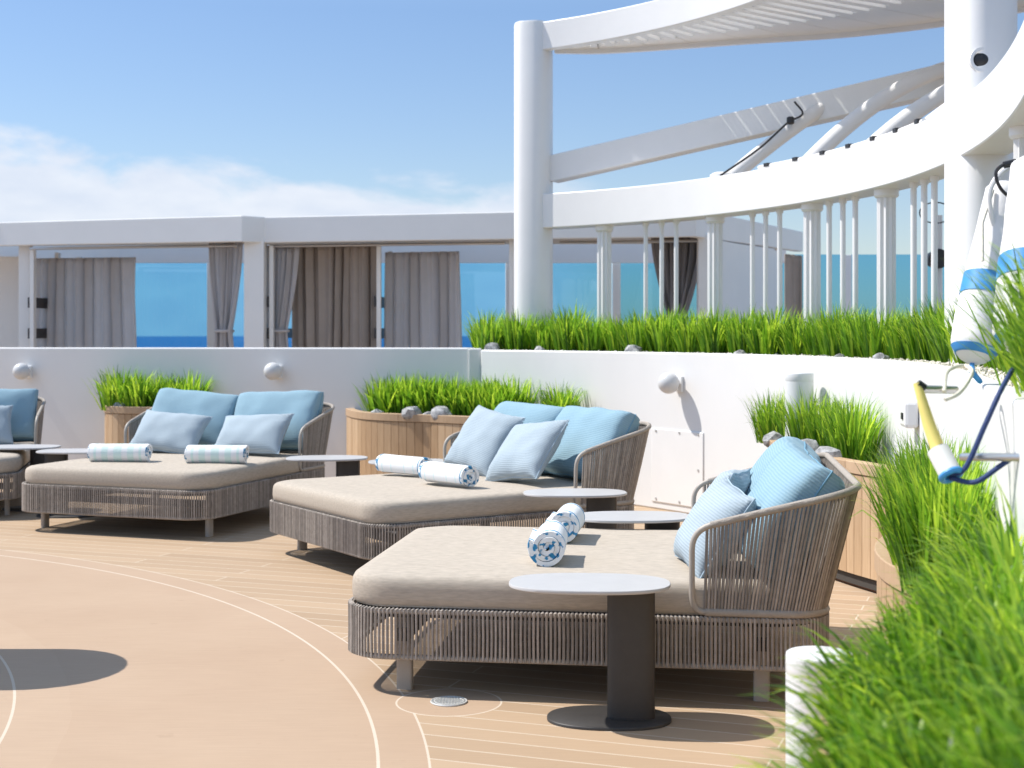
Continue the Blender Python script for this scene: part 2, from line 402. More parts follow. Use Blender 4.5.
# ------------------------------------------------------------------ wall line and raised planter
HW = 1.32
wl = [Vector(p) for p in ((-12,17.3),(-5.47,15.2),(-.42,13.66))]
curve = crom([(-.30,13.60),(.5,12.85),(1.25,11.95),(1.90,10.8),(2.25,9.4),(2.25,8.0),(1.95,6.3),(1.28,3.6),(.78,1.7),(.3,-.2)], 14)
WC = resample(curve, .06)
WN = normals2(WC)                                    # points away from the deck (left of travel)
WN = [n if n.dot(Vector((1,.3))) > 0 else -n for n in WN]
t_ = empty('parapet_wall', (-5.5,15.2,0)); tag(t_, 'long straight white painted wall behind the two left daybeds', 'wall')
mb = MB(); off = Vector((.31,.95))*.22
zt = [1.345, 1.322, 1.338]
inn = [p - Vector(t_.location[:2]) for p in wl]
mb.strip(inn, [p+off for p in inn], 0, zt)
mb.build('wall_face', WALLW, t_, smooth=False, bevel=.012)
rp = empty('raised_planter', (0,0,0)); tag(rp, 'curved white raised planter wall below the balusters', 'planter')
def offs(d): return [p+n*d for p, n in zip(WC, WN)]
mb = MB(); mb.strip(offs(0), offs(.09), 0, HW); 
mb.build('front_wall', WALLW, rp, bevel=.012)
mb = MB(); mb.strip(offs(1.0), offs(1.1), 0, HW-.03); mb.build('rear_wall', WALLW, rp)
mb = MB(); mb.strip(offs(.09), offs(1.0), 1.0, HW-.035); mb.build('soil_bed', SOIL, rp, smooth=False)
mb = MB(); mb.box((-.355,13.735,HW/2+.006), (.125,.22,HW+.012), 0); mb.build('end_post', WALLW, rp, smooth=False, bevel=.012)
# access panel with screws on the curved wall
def wall_at(y0, lo=0):
    k = min(range(len(WC)), key=lambda i: abs(WC[i].y-y0)); return WC[k], WN[k]
ap = empty('access_panel', (0,0,0)); tag(ap, 'flat white access panel screwed to the curved wall behind the oval tables', 'panel')
i0 = min(range(len(WC)), key=lambda i: (WC[i].x/WC[i].y*1422+512-651)**2); i1 = min(range(len(WC)), key=lambda i: (WC[i].x/WC[i].y*1422+512-706)**2)
seg = list(range(i0, i1+1))
mb = MB(); P = [WC[i]-WN[i]*.010 for i in seg]; Q = [WC[i]+WN[i]*.004 for i in seg]
mb.strip(P, Q, .06, .68); mb.build('panel_plate', WHITE, ap, bevel=.006)
for i, z in ((seg[0]+1,.66),(seg[-1]-1,.66),(seg[0]+1,.09),(seg[-1]-1,.09),(seg[len(seg)//2],.66),(seg[len(seg)//2],.09),(seg[-1]-1,.37)):
    mb = MB(); p = WC[i]-WN[i]*.009; q = WC[i]-WN[i]*.016; mb.tube([(p.x,p.y,z),(q.x,q.y,z)], .010, 10); mb.build('screw', GREYP, ap)
# gravel strip (uncountable)
import bmesh
def ico(sub=1):
    bm = bmesh.new(); bmesh.ops.create_icosphere(bm, subdivisions=sub, radius=1); vs = [v.co.copy() for v in bm.verts]; fs = [tuple(v.index for v in f.verts) for f in bm.faces]; bm.free(); return vs, fs
IV, IF = ico(1)
random.seed(3); mb = MB()
for _ in range(5200):
    i = random.randrange(0, len(WC)-30); d = .10 + .42*random.random()**1.3; p = WC[i]+WN[i]*d + Vector((random.uniform(-.03,.03), random.uniform(-.03,.03)))
    r = random.uniform(.009,.02); m = Euler((random.random()*6,random.random()*6,random.random()*6)).to_matrix()
    sc = Vector((r*random.uniform(.8,1.4), r, r*random.uniform(.6,.9)))
    mb.add([m @ Vector((v.x*sc.x, v.y*sc.y, v.z*sc.z)) + Vector((p.x, p.y, HW-.032+random.uniform(0,.02))) for v in IV], IF)
gv = mb.build('gravel', GRAVM); gv['kind'] = 'stuff'; gv['label'] = 'cream pebbles along the front edge of the raised planter'; gv['category'] = 'gravel'
# grass row
def px_of(p): return p[0]/p[1]*1422+512
nrow = 0; random.seed(11)
k = 2
while k < len(WC):
    if WC[k].y < 4.6: break
    for d, js in ((.42,.05),(.68,.06)):
        q = min(len(WC)-1, k+(2 if d > .5 else 0)); p = WC[q]+WN[q]*(d+random.uniform(-js,js))
        clump((p.x,p.y,HW-.04), 'spiky green grass clump in the long row along the top of the raised white planter', 'grass clumps along the raised planter', CL, 1.0)
        nrow += 1
    k += 5 if WC[k].y > 9 else 4

for x, y in ((-.22,13.98),(-.27,14.35),(.02,14.45)):
    clump((x,y,HW-.04), 'spiky green grass clump in the long row along the top of the raised white planter', 'grass clumps along the raised planter', CL, .95)
mb = MB(); mb.prism([(-.40,13.74),(-.46,15.0),(.75,14.55),(-.26,13.66)], 1.0, HW-.036); mb.build('soil_corner', SOIL, rp, smooth=False)
mb = MB(); mb.bar((-.44,13.80,.645),(-.50,15.0,.645),.08,1.29); mb.build('end_wall', WALLW, rp, smooth=False)
# stones
SV, SF = ico(2)
def stone(loc, r, label, seed):
    mb = MB(); vs = []
    for v in SV:
        f = 1 + .35*nz(v, 1.4, seed) + .12*nz(v, 4, seed); vs.append(Vector((v.x*f*r*1.1, v.y*f*r*.9, v.z*f*r*.85+r*.6)))
    mb.add(vs, SF); o = mb.build('stone', STONE, angle=30); o.location = loc; tag(o, label, 'stone', 'grey stones among the grass'); return o
def on_planter(px, d):
    k = min(range(len(WC)-40), key=lambda i: abs(px_of(WC[i]+WN[i]*d)-px)); return WC[k]+WN[k]*d
for q, (px, r, lab) in enumerate(((486,.10,'grey stone at the left end of the raised grass row'),
        (540,.07,'small grey stone on the gravel at the foot of the left white column'),
        (632,.09,'pale grey stone on the raised planter under the grass, before the tied grey curtain'),
        (742,.06,'grey stone on the gravel edge just right of the wide fluted post above'),
        (825,.045,'smaller left one of two neighbouring grey stones on the right of the gravel edge'),
        (838,.055,'right one of two neighbouring grey stones on the right of the gravel edge'),
        (880,.07,'speckled grey stone nearest the right column on the gravel edge'))):
    p = on_planter(px, .17); stone((p.x,p.y,HW-.04), r*.75, lab, q*3.1)

# ------------------------------------------------------------------ wooden planters
def wood_planter(fi, bi, D, label, H=.74, e=3.0, pw=.085):
    """front bulges away from wall polyline bi by D(u)"""
    t = empty('wooden_planter', (0,0,0)); tag(t, label, 'planter', 'wooden planters')
    n = 160; B = resample(bi, sum((bi[i+1]-bi[i]).length for i in range(len(bi)-1))/n); NN = normals2(B)
    NN = [-v if v.dot(fi) < 0 else v for v in NN]
    F = []
    for i, (p, v) in enumerate(zip(B, NN)):
        u = 2*i/n-1; F.append(p + v*(D*max(0, 1-abs(u)**e)**(1/ (1.6 if e > 2.5 else 1))+.02))
    for _ in range(300):
        F = [F[0]]+[(F[q-1]+F[q]*2+F[q+1])/4 for q in range(1,len(F)-1)]+[F[-1]]
    F = resample(F, pw); 
    c = sum(F, Vector((0,0)))/len(F)
    mb = MB(); FN = normals2(F); FN = [-v if v.dot(p-c) < 0 else v for v, p in zip(FN, F)]
    for i in range(len(F)-1):
        a, b = F[i], F[i+1]; tdir = (b-a).normalized(); a2 = a+tdir*.0022; b2 = b-tdir*.0022; nn = (FN[i]+FN[i+1]).normalized()
        mb.strip([a2-nn*.02, b2-nn*.02], [a2, b2], .085, H-.075)
    mb.build('plank_front', TEAK, t, smooth=False)
    mb = MB(); mb.strip([p-v*.024 for p, v in zip(F, FN)], [p-v*.021 for p, v in zip(F, FN)], .02, H-.05); mb.build('backing', DARKM, t)
    mb = MB(); k = 0
    while k < len(F)-1:
        j = min(len(F)-1, k+14); s = slice(k, j+1)
        PP = [p for p in F[s]]; 
        d = (PP[-1]-PP[-2]).normalized()*.0015; PP[-1] = PP[-1]-d
        mb.strip([p-v*.075 for p, v in zip(PP, FN[s])], [p+v*.008 for p, v in zip(PP, FN[s])], H-.070, H); k = j
    mb.build('rim', TEAKR, t, smooth=False, bevel=.004)
    mb = MB(); mb.strip([p-v*.06 for p, v in zip(F, FN)], [p-v*.045 for p, v in zip(F, FN)], 0, .082); mb.build('toe_kick', TOEW, t)
    mb = MB(); ring = [p-v*.07 for p, v in zip(F, FN)] + [p for p in reversed(B[1:-1])]
    mb.prism([(p.x,p.y) for p in ring], H-.16, H-.045); mb.build('soil', SOIL, t, smooth=False)
    return t, F, B
def wall_between(x0, x1):
    if x1 <= 470:
        a, b = wl[1], wl[2]; out = []
        for q in range(41):
            p = a.lerp(b, q/40)
            if x0 <= px_of(p) <= x1: out.append(p)
        return out
    A = [p for p in resample([wl[1], wl[2]], .06) if x0 <= px_of(p) <= 469]
    return A + [p for p in WC if x0 <= px_of(p) <= x1 and p.y > 7.6]
FR = Vector((-.3,-1))
pl3, F3, B3 = wood_planter(FR, wall_between(100, 216), .42, 'smallest wooden planter, against the white wall behind the left daybed')
pl2, F2, B2 = wood_planter(FR, wall_between(347, 592), .80, 'long curved wooden planter in the middle, behind the second daybed')
b1 = [p for p in WC if 7.7 < p.y < 10.7]
pl1, F1, B1 = wood_planter(Vector((-1,-.2)), b1, .46, 'curved wooden planter behind the nearest daybed, holding a broad grass tuft', e=2.0)
b4 = [p for p in WC if 4.0 < p.y < 5.8]
pl4, F4, B4 = wood_planter(Vector((-1,.3)), b4, .33, 'short round-fronted wooden planter at the right, close behind the nearest daybed back', e=2.2)
b5 = [p for p in WC if .9 < p.y < 3.9]
pl5, F5, B5 = wood_planter(Vector((-1,.3)), b5, .43, 'wooden planter nearest the camera at the lower right, hidden under bright grass', e=2.6)
def clumps_in(Bs, n, d, label, group, meshes, sc, rows=1, z=.69, u0=.08, u1=.92, fr=FR):
    for i in range(n):
        u = u0+(u1-u0)*(i+.5)/n; k = min(len(Bs)-1, int(u*len(Bs))); nn = normals2(Bs)[k]
        nn = -nn if nn.dot(fr) < 0 else nn
        for q in range(rows):
            p = Bs[k]+nn*(d*(q+.6)/(rows)+random.uniform(-.03,.03)); clump((p.x,p.y,z), label, group, meshes, sc)
random.seed(5)
clumps_in(B3, 4, .28, 'round green grass clump in the smallest wooden planter at the left wall', 'grass clumps in the left wooden planter', CLS, 1.22, 1, u0=.10, u1=.98)
clumps_in(B2, 7, .46, 'green grass clump in the row of the long middle wooden planter', 'grass clumps in the middle wooden planter', CLS, 1.18, 2, u0=.16, u1=.74)
k = int(.90*len(B2)); clump((B2[k].x-.08, B2[k].y-.2, .72), 'single green grass clump standing apart behind the second daybed, right end of the middle planter', None, CLS, 1.12)
clumps_in(B1, 6, .26, 'long green grass clump in the wooden planter behind the nearest daybed', 'grass clumps in the planter behind the nearest daybed', CLN, .98, 1, u0=.06, u1=.70, fr=Vector((-1,-.2)))
FRB = Vector((-1,.3))
clumps_in([p for p in B4 if 4.2 < p.y < 5.6], 6, .19, 'tall bright grass clump at the far end of the right wooden planter', 'grass clumps at the far end of the right planter', CLN, .98, 2, u0=.0, u1=.98, fr=FRB)
for q, (F, u, r, lab) in enumerate(((F2,.26,.055,'leftmost small stone on the rim side of the middle wooden planter'),(F2,.40,.085,'largest dark grey stone among the grass of the middle wooden planter'),
        (F2,.46,.05,'small stone right beside the largest dark stone in the middle wooden planter'),(F2,.56,.09,'banded grey stone near the pale cushions in the middle wooden planter'),
        (F1,.20,.07,'grey stone at the left end of the planter behind the nearest daybed'),(F1,.62,.09,'left of two grey stones at the right end of the planter behind the nearest daybed'),(F1,.74,.08,'right of two grey stones at the right end of the planter behind the nearest daybed'),
        (F3,.30,.06,'grey stone at the foot of the grass in the smallest wooden planter'))):
    k = int(u*(len(F)-1)); c = sum(F, Vector((0,0)))/len(F); p = F[k] + (c-F[k]).normalized()*.12
    stone((p.x,p.y,.69), r, lab, 40+q*2.3)
# foreground grass mass (uncountable)
random.seed(21); mb = MB(); nnB = normals2(B5)
for _ in range(4300):
    k = random.randrange(4, len(B5)-4); v = abs(2*k/len(B5)-1)
    n = nnB[k]; n = -n if n.dot(FRB) < 0 else n
    u = random.random(); d = u*.40*(1-v**2.6); p = B5[k]+n*d
    a = math.atan2(n.y, n.x) + random.gauss(0, 1.3)
    lim = .44 - .28*u
    blade(mb, (p.x,p.y,.69), a, lim*random.uniform(.65,1.15), .0155*random.uniform(.7,1.3), abs(random.gauss(.2,.2))+.35*max(0,u-.7), random.uniform(.1,.6), 6)
for _ in range(240):
    k = random.choice([i for i in range(len(B5)) if 1.95 < B5[i].y < 3.1]); v = abs(2*k/len(B5)-1); n = nnB[k]; n = -n if n.dot(FRB) < 0 else n
    p = B5[k]+n*(.40*(1-v**2.6)*random.uniform(.75,1.0))
    blade(mb, (p.x,p.y,.69), math.atan2(n.y, n.x)+random.gauss(0,.6), random.uniform(.14,.26), .0155*random.uniform(.7,1.3), random.uniform(.45,1.0), random.uniform(.1,.5), 6)
me = bpy.data.meshes.new('grass'); me.from_pydata(mb.v, [], mb.f); me.update()
fg = link('grass', me, GRASS, smooth=False); fg['kind'] = 'stuff'; tag(fg, 'dense bright green grass filling the lower right foreground', 'grass')
mb = MB()
for _ in range(900):
    y = random.uniform(2.9, 4.1); k = min(range(0, len(WC)), key=lambda i: abs(WC[i].y-y)) if _ % 3 == 0 else min(len(WC)-1, max(0, k+random.randint(-6,6)))
    p = WC[k]+WN[k]*random.uniform(.05,.42); a = math.atan2(-WN[k].y, -WN[k].x)+random.gauss(0,.8)
    blade(mb, (p.x,p.y,HW-.04), a, random.uniform(.30,.52), .0105*random.uniform(.7,1.3), abs(random.gauss(.3,.22)), random.uniform(.1,.5), 5)
me = bpy.data.meshes.new('grass'); me.from_pydata(mb.v, [], mb.f); me.update()
fg2 = link('grass', me, GRASS, smooth=False); fg2['kind'] = 'stuff'; tag(fg2, 'green grass blades leaning in at the right edge, on top of the raised planter', 'grass')

# ------------------------------------------------------------------ daybed
BL, BW = 1.98, 1.64
def rrect(x0, x1, y0, y1, r, n=10):
    P = []
    rs = r if hasattr(r, '__len__') else (r,)*4
    for (cx, cy, a0, rr) in ((x0+rs[0], y0+rs[0], 180, rs[0]), (x1-rs[1], y0+rs[1], 270, rs[1]), (x1-rs[2], y1-rs[2], 0, rs[2]), (x0+rs[3], y1-rs[3], 90, rs[3])):
        for k in range(n+1):
            a = R(a0+90*k/n); P.append(Vector((cx+rr*math.cos(a), cy+rr*math.sin(a))))
    return P
def v3(p, z): return Vector((p[0], p[1], z))
def make_daybed():
    root = empty('daybed')
    base = rrect(0, BL, 0, BW, (.19,.16,.16,.19))
    loop = resample(base+[base[0]], .0172)[:-1]
    mb = MB()
    for i, p in enumerate(loop):
        j = .0012*math.sin(i*12.9)
        c_ = Vector((BL/2,BW/2)); o_ = (p-c_).normalized()*.011; q_ = p+o_; mb.tube([v3(p,.150), v3(q_,.150), v3(q_+Vector((j,j)), .25), v3(q_,.352), v3(p,.354)], .0062, 5, cap=False)
    mb.build('base_cords', ROPE, root)
    mb = MB(); mb.tube([v3(p,.155) for p in loop[::2]], .012, 8, closed=True); mb.build('lower_rail', RAILM, root)
    mb = MB(); mb.tube([v3(p,.343) for p in loop[::2]], .011, 8, closed=True); mb.build('upper_rail', RAILM, root)
    mb = MB(); ins = rrect(.02, BL-.02, .02, BW-.02, (.17,.22,.22,.17)); mb.prism([(p.x,p.y) for p in ins], .315, .345); mb.build('platform', DARKM, root, smooth=False)
    for x, y in ((.245,.10),(BL-.26,.10),(.245,BW-.10),(BL-.26,BW-.10)):
        mb = MB(); mb.lathe([(1,0),(1,.31)], 20, (x,y,0), .034, .020, 4); mb.build('leg', TUBEM, root)
    for x in (.245, BL-.26):
        mb = MB(); mb.box((x, BW/2, .235), (.05, BW-.1, .05)); mb.build('crossbar', DARKM, root, smooth=False)
    # mattress: rounded slab
    prof = [(.05,.350),(.012,.356),(.0,.370),(-.004,.395),(-.004,.435),(0,.457),(.009,.472),(.025,.482),(.055,.487),(.10,.490),(.17,.491),(.28,.493),(.42,.494),(.58,.494),(.74,.494)]
    vs = []; m = None
    for q, (ins, z) in enumerate(prof):
        rr = [max(.03, r-ins) for r in (.20,.22,.22,.20)]
        P = rrect(.004+ins, 1.94-ins, .006+ins, BW-.006-ins, rr, 8)
        # resample to keep the vertex count equal and even
        C = P+[P[0]]; P = resample(C, 1e9) if False else P
        m = len(P)
        for p in P:
            zz = z + .014*nz((p.x,p.y,z), 2.2, 5)*(1 if q > 5 else .4) + .005*nz((p.x,p.y,z), 8, 2); o = .006*nz((p.x,p.y,z), 5, 9)
            vs.append((p.x+o, p.y+o*.6, zz))
    fs = [(q*m+i, q*m+(i+1)%m, (q+1)*m+(i+1)%m, (q+1)*m+i) for q in range(len(prof)-1) for i in range(m)]
    fs += [tuple(range(m-1,-1,-1)), tuple((len(prof)-1)*m+i for i in range(m))]
    mb = MB(); mb.add(vs, fs); mt = mb.build('mattress', MATT, root, angle=70)
    mb = MB(); P = rrect(.012, 1.93, .015, BW-.015, (.20,.22,.22,.20), 8); mb.tube([v3(p,.362) for p in P], .0045, 6, closed=True); mb.build('piping', MATT, mt)
    # backrest
    XF = 1.44
    plan = [Vector((XF,0))] + [p for p in rrect(-1, BL, 0, BW, (.2,.15,.15,.2), 10) if p.x > XF] + [Vector((XF,BW))]
    plan = resample(plan, .0130); n = len(plan); tot = n-1
    def s_of(i): # 0 at arm fronts, 1 at the back
        return min(1, max(0, (plan[i].x-XF)/(BL-XF)))
    low = []; top = []
    for i, p in enumerate(plan):
        s = s_of(i); ss = s**1.15; z = .70 + .175*s**.95
        sy = -1 if p.y < BW/2 else 1
        latf = min(1, abs(p.y-BW/2)/(BW/2))**3
        top.append(Vector((p.x + .125*ss, p.y + sy*.035*latf*(.3+ss), z))); low.append(v3(p, .372))
    mb = MB()
    for i in range(4, n-4):
        a, b = low[i], top[i]; mid = (a+b)/2 + Vector((.010*math.sin(i*7.7)*.2,0,0)); mb.tube([a, mid, b], .0063, 5, cap=False)
    mb.build('back_cords', ROPE, root)
    fr = []
    a, b = low[0], top[0]
    def corner(p, q, r_, k=6):
        return [p*(1-t)**2 + q*2*t*(1-t) + r_*t*t for t in [j/k for j in range(k+1)]]
    up = (b-a).normalized()
    d1 = (top[5]-top[0]).normalized(); dl = (low[5]-low[0]).normalized()
    def arm(i0, i1):
        a, b = low[i0], top[i0]; st = 1 if i1 > i0 else -1
        return corner(low[i0+4*st], a, a+(b-a)*.22) + corner(a+(b-a)*.76, b, top[i0+5*st])
    mb = MB(); mb.tube(arm(0,5), .0125, 10); mb.build('arm_tube', TUBEM, root)
    mb = MB(); mb.tube(arm(n-1,n-6), .0125, 10); mb.build('arm_tube', TUBEM, root)
    mb = MB(); mb.tube(top[5:n-5], .0150, 9); mb.build('top_rail', RAILM, root)
    mb = MB(); mb.tube(low[4:n-4], .0165, 9); mb.build('back_lower_rail', RAILM, root)
    return root
BED = [(-.705,5.90,-7.5),(-.80,8.33,33.2),(-2.20,10.13,70.5),(-3.97,11.40,103)]
BLAB = ['beige rope-woven daybed nearest the camera, seen from its side beside an oval table', 'second daybed from the front, one corner of its woven base turned towards the camera',
        'beige daybed facing the camera, in front of the smallest wooden planter', 'daybed mostly cut off at the left edge of the photo, only arm and corner showing']
proto = make_daybed(); beds = []
for i, (x, y, a) in enumerate(BED):
    o = proto if i == 0 else copy_tree(proto)
    o.location = (x, y, 0); o.rotation_euler = (0,0,R(a)); tag(o, BLAB[i], 'daybed', 'daybeds in a row'); beds.append(o)
def bed_m(i): x, y, a = BED[i]; return Matrix.Translation((x,y,0)) @ Matrix.Rotation(R(a), 4, 'Z')

# ------------------------------------------------------------------ cushions
def pillow_mesh(w, h, t, seed, ex=.42, pinch=.05, wr=.008, nn=30):
    vs = []; fs = []
    def P(u, v, sgn):
        pu = 1-pinch*(1-v*v)*abs(u); pv = 1-pinch*(1-u*u)*abs(v)
        y = w/2*u*pu; z = h/2*v*pv
        k = max(0, (1-abs(u)**2.6)*(1-abs(v)**2.6))**ex
        x = t/2*k*(1 + .16*nz((y,z,sgn), 4, seed))
        e = max(0, 1-k); cr = abs(u)**2*abs(v)**2
        x += wr*nz((y*1.0, z*1.0, sgn), 9, seed+3)*min(1, 3*k) + wr*.8*k**.5*e*2*math.sin(26*(u*abs(v)-v*abs(u))+seed)*cr**.5
        x -= .03*t*(1-v)*.5*0
        return (sgn*x, y + .006*nz((u,v,sgn),3,seed), z + .010*nz((v,u,0),2.5,seed+8))
    for sgn in (1,-1):
        o = len(vs)
        for i in range(nn+1):
            for j in range(nn+1):
                u = math.sin((i/nn*2-1)*PI/2*.985)/math.sin(PI/2*.985); v = math.sin((j/nn*2-1)*PI/2*.985)/math.sin(PI/2*.985)
                vs.append(P(u,v,sgn) if 0 < i < nn and 0 < j < nn else (0.0,)+P(u,v,1)[1:])
        for i in range(nn):
            for j in range(nn):
                a = o+i*(nn+1)+j; q = (a, a+1, a+nn+2, a+nn+1); fs.append(q if sgn > 0 else q[::-1])
    edge = [vs[i*(nn+1)] for i in range(nn+1)] + [vs[nn*(nn+1)+j] for j in range(1,nn+1)] + [vs[i*(nn+1)+nn] for i in range(nn-1,-1,-1)] + [vs[j] for j in range(nn-1,0,-1)]
    return vs, fs, edge
def cushion(bi, x, y, w, h, t, tilt, yaw, label, big, seed, roll=0, zoff=0):
    name = 'back_cushion' if big else 'throw_pillow'
    vs, fs, edge = pillow_mesh(w, h, t, seed, .22 if big else .44, .02 if big else .075, .007 if big else .011)
    mb = MB(); mb.add(vs, fs); o = mb.build(name, BACKB if big else LBLUE, angle=75)
    mb = MB(); mb.tube(edge, .0045, 6, closed=True); mb.build('seam_piping', SEAM if big else SEAML, o)
    # the lower edge sits on the mattress top
    Rm = Matrix.Rotation(R(yaw), 4, 'Z') @ Matrix.Rotation(R(tilt), 4, 'Y') @ Matrix.Rotation(R(roll), 4, 'X')
    zmin = min((Rm @ Vector(v)).z for v in vs)
    M = bed_m(bi) @ Matrix.Translation((x, y, .490-zmin-.012+zoff)) @ Rm
    o.location = M.translation; o.rotation_euler = M.to_euler(); tag(o, label, 'cushion', 'blue cushions on the daybeds'); return o
BC, TP = True, False
cushion(0, 1.84, .42, .80, .50, .30, 34, 2, 'big blue ribbed back cushion nearest the camera, inside the woven arm of the nearest daybed', BC, 1)
cushion(0, 1.84, 1.22, .80, .50, .30, 34, -3, 'big blue back cushion on the nearest daybed, the farther of its two', BC, 2)
cushion(0, 1.53, .36, .50, .41, .20, 34, 14, 'pale blue striped pillow on the nearest daybed, closest to the camera, by the arm tube', TP, 3, 4)
cushion(0, 1.56, 1.02, .50, .42, .18, 32, -12, 'pale blue striped pillow on the nearest daybed, mostly hidden behind another pillow', TP, 4, -3)
cushion(1, 1.84, 1.20, .80, .50, .28, 30, 4, 'big blue back cushion on the second daybed, left one beside the planter grass', BC, 5)
cushion(1, 1.85, .43, .80, .50, .28, 30, -3, 'big blue back cushion on the second daybed, right one against the woven arm', BC, 6)
cushion(1, 1.48, 1.17, .54, .50, .19, 34, 10, 'pale blue pillow on the second daybed, the left of two, beside the left arm', TP, 7, 9)
cushion(1, 1.40, .50, .56, .48, .19, 40, -2, 'pale blue pillow on the second daybed, the right of two, behind an oval table', TP, 8, -9)
cushion(2, 1.81, 1.22, .80, .50, .24, 28, 3, 'big blue back cushion on the camera-facing daybed, left one before the small planter', BC, 9, 4)
cushion(2, 1.81, .42, .80, .52, .24, 28, -3, 'big blue back cushion on the camera-facing daybed, right one below the globe lamp', BC, 10, -3)
cushion(2, 1.42, 1.20, .64, .40, .19, 40, 3, 'greyish blue pillow on the camera-facing daybed, left one behind a towel roll', TP, 11, 5)
cushion(2, 1.42, .42, .64, .40, .19, 42, -4, 'greyish blue pillow on the camera-facing daybed, right one nearest the woven arm', TP, 12, -4)
cushion(3, 1.81, .42, .80, .50, .24, 28, 0, 'big blue back cushion at the left edge, on the cut-off daybed', BC, 13)
cushion(3, 1.46, .50, .62, .42, .18, 36, 8, 'pale pillow cut by the left edge, on the cut-off daybed', TP, 14)

# ------------------------------------------------------------------ rolled towels
def towel(x, y, ang, label, m, rad=.066, L=.44, z0=.488):
    turns = 3.2; n = 84; th = rad*.84/turns*.93; mb = MB(); outer = []; inner = []
    for i in range(n+1):
        t = i/n; a = 2*PI*turns*t; r = rad*(.16+.84*t)
        outer.append((r*math.cos(a), r*math.sin(a)*.94)); inner.append(((r-th)*math.cos(a), (r-th)*math.sin(a)*.94))
    xs = [-L/2, -L/2+.008, -L/4, 0, L/4, L/2-.008, L/2]; vs = []; W = 2*(n+1)
    for k, xx in enumerate(xs):
        for i in range(n+1):
            e = .0022 if k in (0, len(xs)-1) else 0
            w = .003*nz((xx, outer[i][0], outer[i][1]), 14, ang); jx = .006*math.sin(i*.35+ang)*(1 if abs(xx) > L*.4 else 0)
            o, q = outer[i], inner[i]; f = 1+w/rad
            vs.append((xx+jx, o[0]*f*(1-e/rad), o[1]*f*(1-e/rad))); vs.append((xx+jx, q[0]*f, q[1]*f))
    fs = []
    for k in range(len(xs)-1):
        for i in range(n):
            a = k*W+2*i; b = a+W
            fs.append((a, a+2, b+2, b)); fs.append((a+1, b+1, b+3, a+3))
        a = k*W; fs.append((a, a+W, a+W+1, a+1)); a = k*W+2*n; fs.append((a, a+1, a+W+1, a+W))
    for k in (0, len(xs)-1):
        for i in range(n):
            a = k*W+2*i; fs.append((a, a+1, a+3, a+2))
    mb.add(vs, fs); o = mb.build('rolled_towel', m, angle=50)
    o.location = (x, y, z0+rad*.94); o.rotation_euler = (R(200+ang*1.3), 0, R(ang)); tag(o, label, 'towel', 'rolled towels on the daybeds'); return o
towel(.165, 6.25, 86, 'white blue-edged towel roll on the nearest daybed, in front, its rolled end facing the camera', TOWB, .092, .36)
towel(.265, 6.90, 82, 'white blue-edged towel roll on the nearest daybed, behind the other roll', TOWB, .092, .36)
towel(-.745, 9.90, -42, 'white towel roll on the second daybed, the farther left of its two', TOWC, .080, .44)
towel(-.41, 9.25, -48, 'white towel roll on the second daybed, the nearer right of its two', TOWC, .083, .44)
towel(-3.03, 11.00, -3, 'pale green striped towel roll on the daybed facing the camera, the left of its two', TOWG, .080, .46)
towel(-2.25, 10.86, -4, 'pale green striped towel roll on the daybed facing the camera, the right of its two', TOWG, .080, .46)

# ------------------------------------------------------------------ oval side tables
def make_table():
    t = empty('side_table')
    mb = MB(); mb.lathe([(.985,.516),(1,.519),(1,.527),(.992,.530),(.9,.530)], 64, (0,0,0), .312, .205, 2.5); mb.build('table_top', TABTOP, t, angle=50)
    mb = MB(); mb.lathe([(1,.012),(1,.516)], 40, (.16,0,0), .092, .045, 3.2); mb.build('column', TABCOL, t)
    mb = MB(); mb.lathe([(1,0),(1,.009),(.985,.012)], 48, (.075,0,0), .24, .165, 2.3); mb.build('base_plate', TABCOL, t, angle=50)
    return t
tabs = [(.30,5.50,-4,'oval side table nearest the camera with a dark pedestal, in front of the nearest daybed'),
        (.63,7.47,3,'oval side table between the nearest and second daybeds, half behind the striped pillow'),
        (.38,8.57,2,'oval side table touching the right front of the second daybed, below its woven arm'),
        (-.76,10.62,5,'oval side table behind the two towel rolls of the second daybed'),
        (-1.42,10.92,4,'oval side table left of the middle planter, beside the camera-facing daybed'),
        (-3.54,11.55,180,'oval side table partly behind the left towel roll of the daybed facing the camera'),
        (-4.12,11.97,0,'oval side table at the left edge, in front of the cut-off daybed')]
tp = make_table()
for i, (x, y, a, lab) in enumerate(tabs):
    o = tp if i == 0 else copy_tree(tp); o.location = (x,y,0); o.rotation_euler = (0,0,R(a)); tag(o, lab, 'side table', 'oval side tables')
# unseen oval table, added out of frame left to cast the rounded deck shadow
hb = empty('shadow_caster_table', (-3.48,6.53,0)); tag(hb, 'unseen long oval table added at the left to throw the rounded shadow on the deck', 'shadow caster')
mb = MB(); P = []
for k in range(17): a = R(-90+180*k/16); P.append((.62+.385*math.cos(a), .385*math.sin(a)))
for k in range(17): a = R(90+180*k/16); P.append((-1.2+.385*math.cos(a), .385*math.sin(a)))
mb.prism(P, 1.02, 1.05); mb.build('table_top', TABTOP, hb, smooth=False, bevel=.004)
mb = MB(); mb.lathe([(1,.015),(1,1.02)], 32, (-.6,0,0), .06, .06); mb.build('column', TABCOL, hb)
mb = MB(); mb.lathe([(1,0),(1,.015)], 40, (-.6,0,0), .42, .3); mb.build('base_plate', TABCOL, hb)

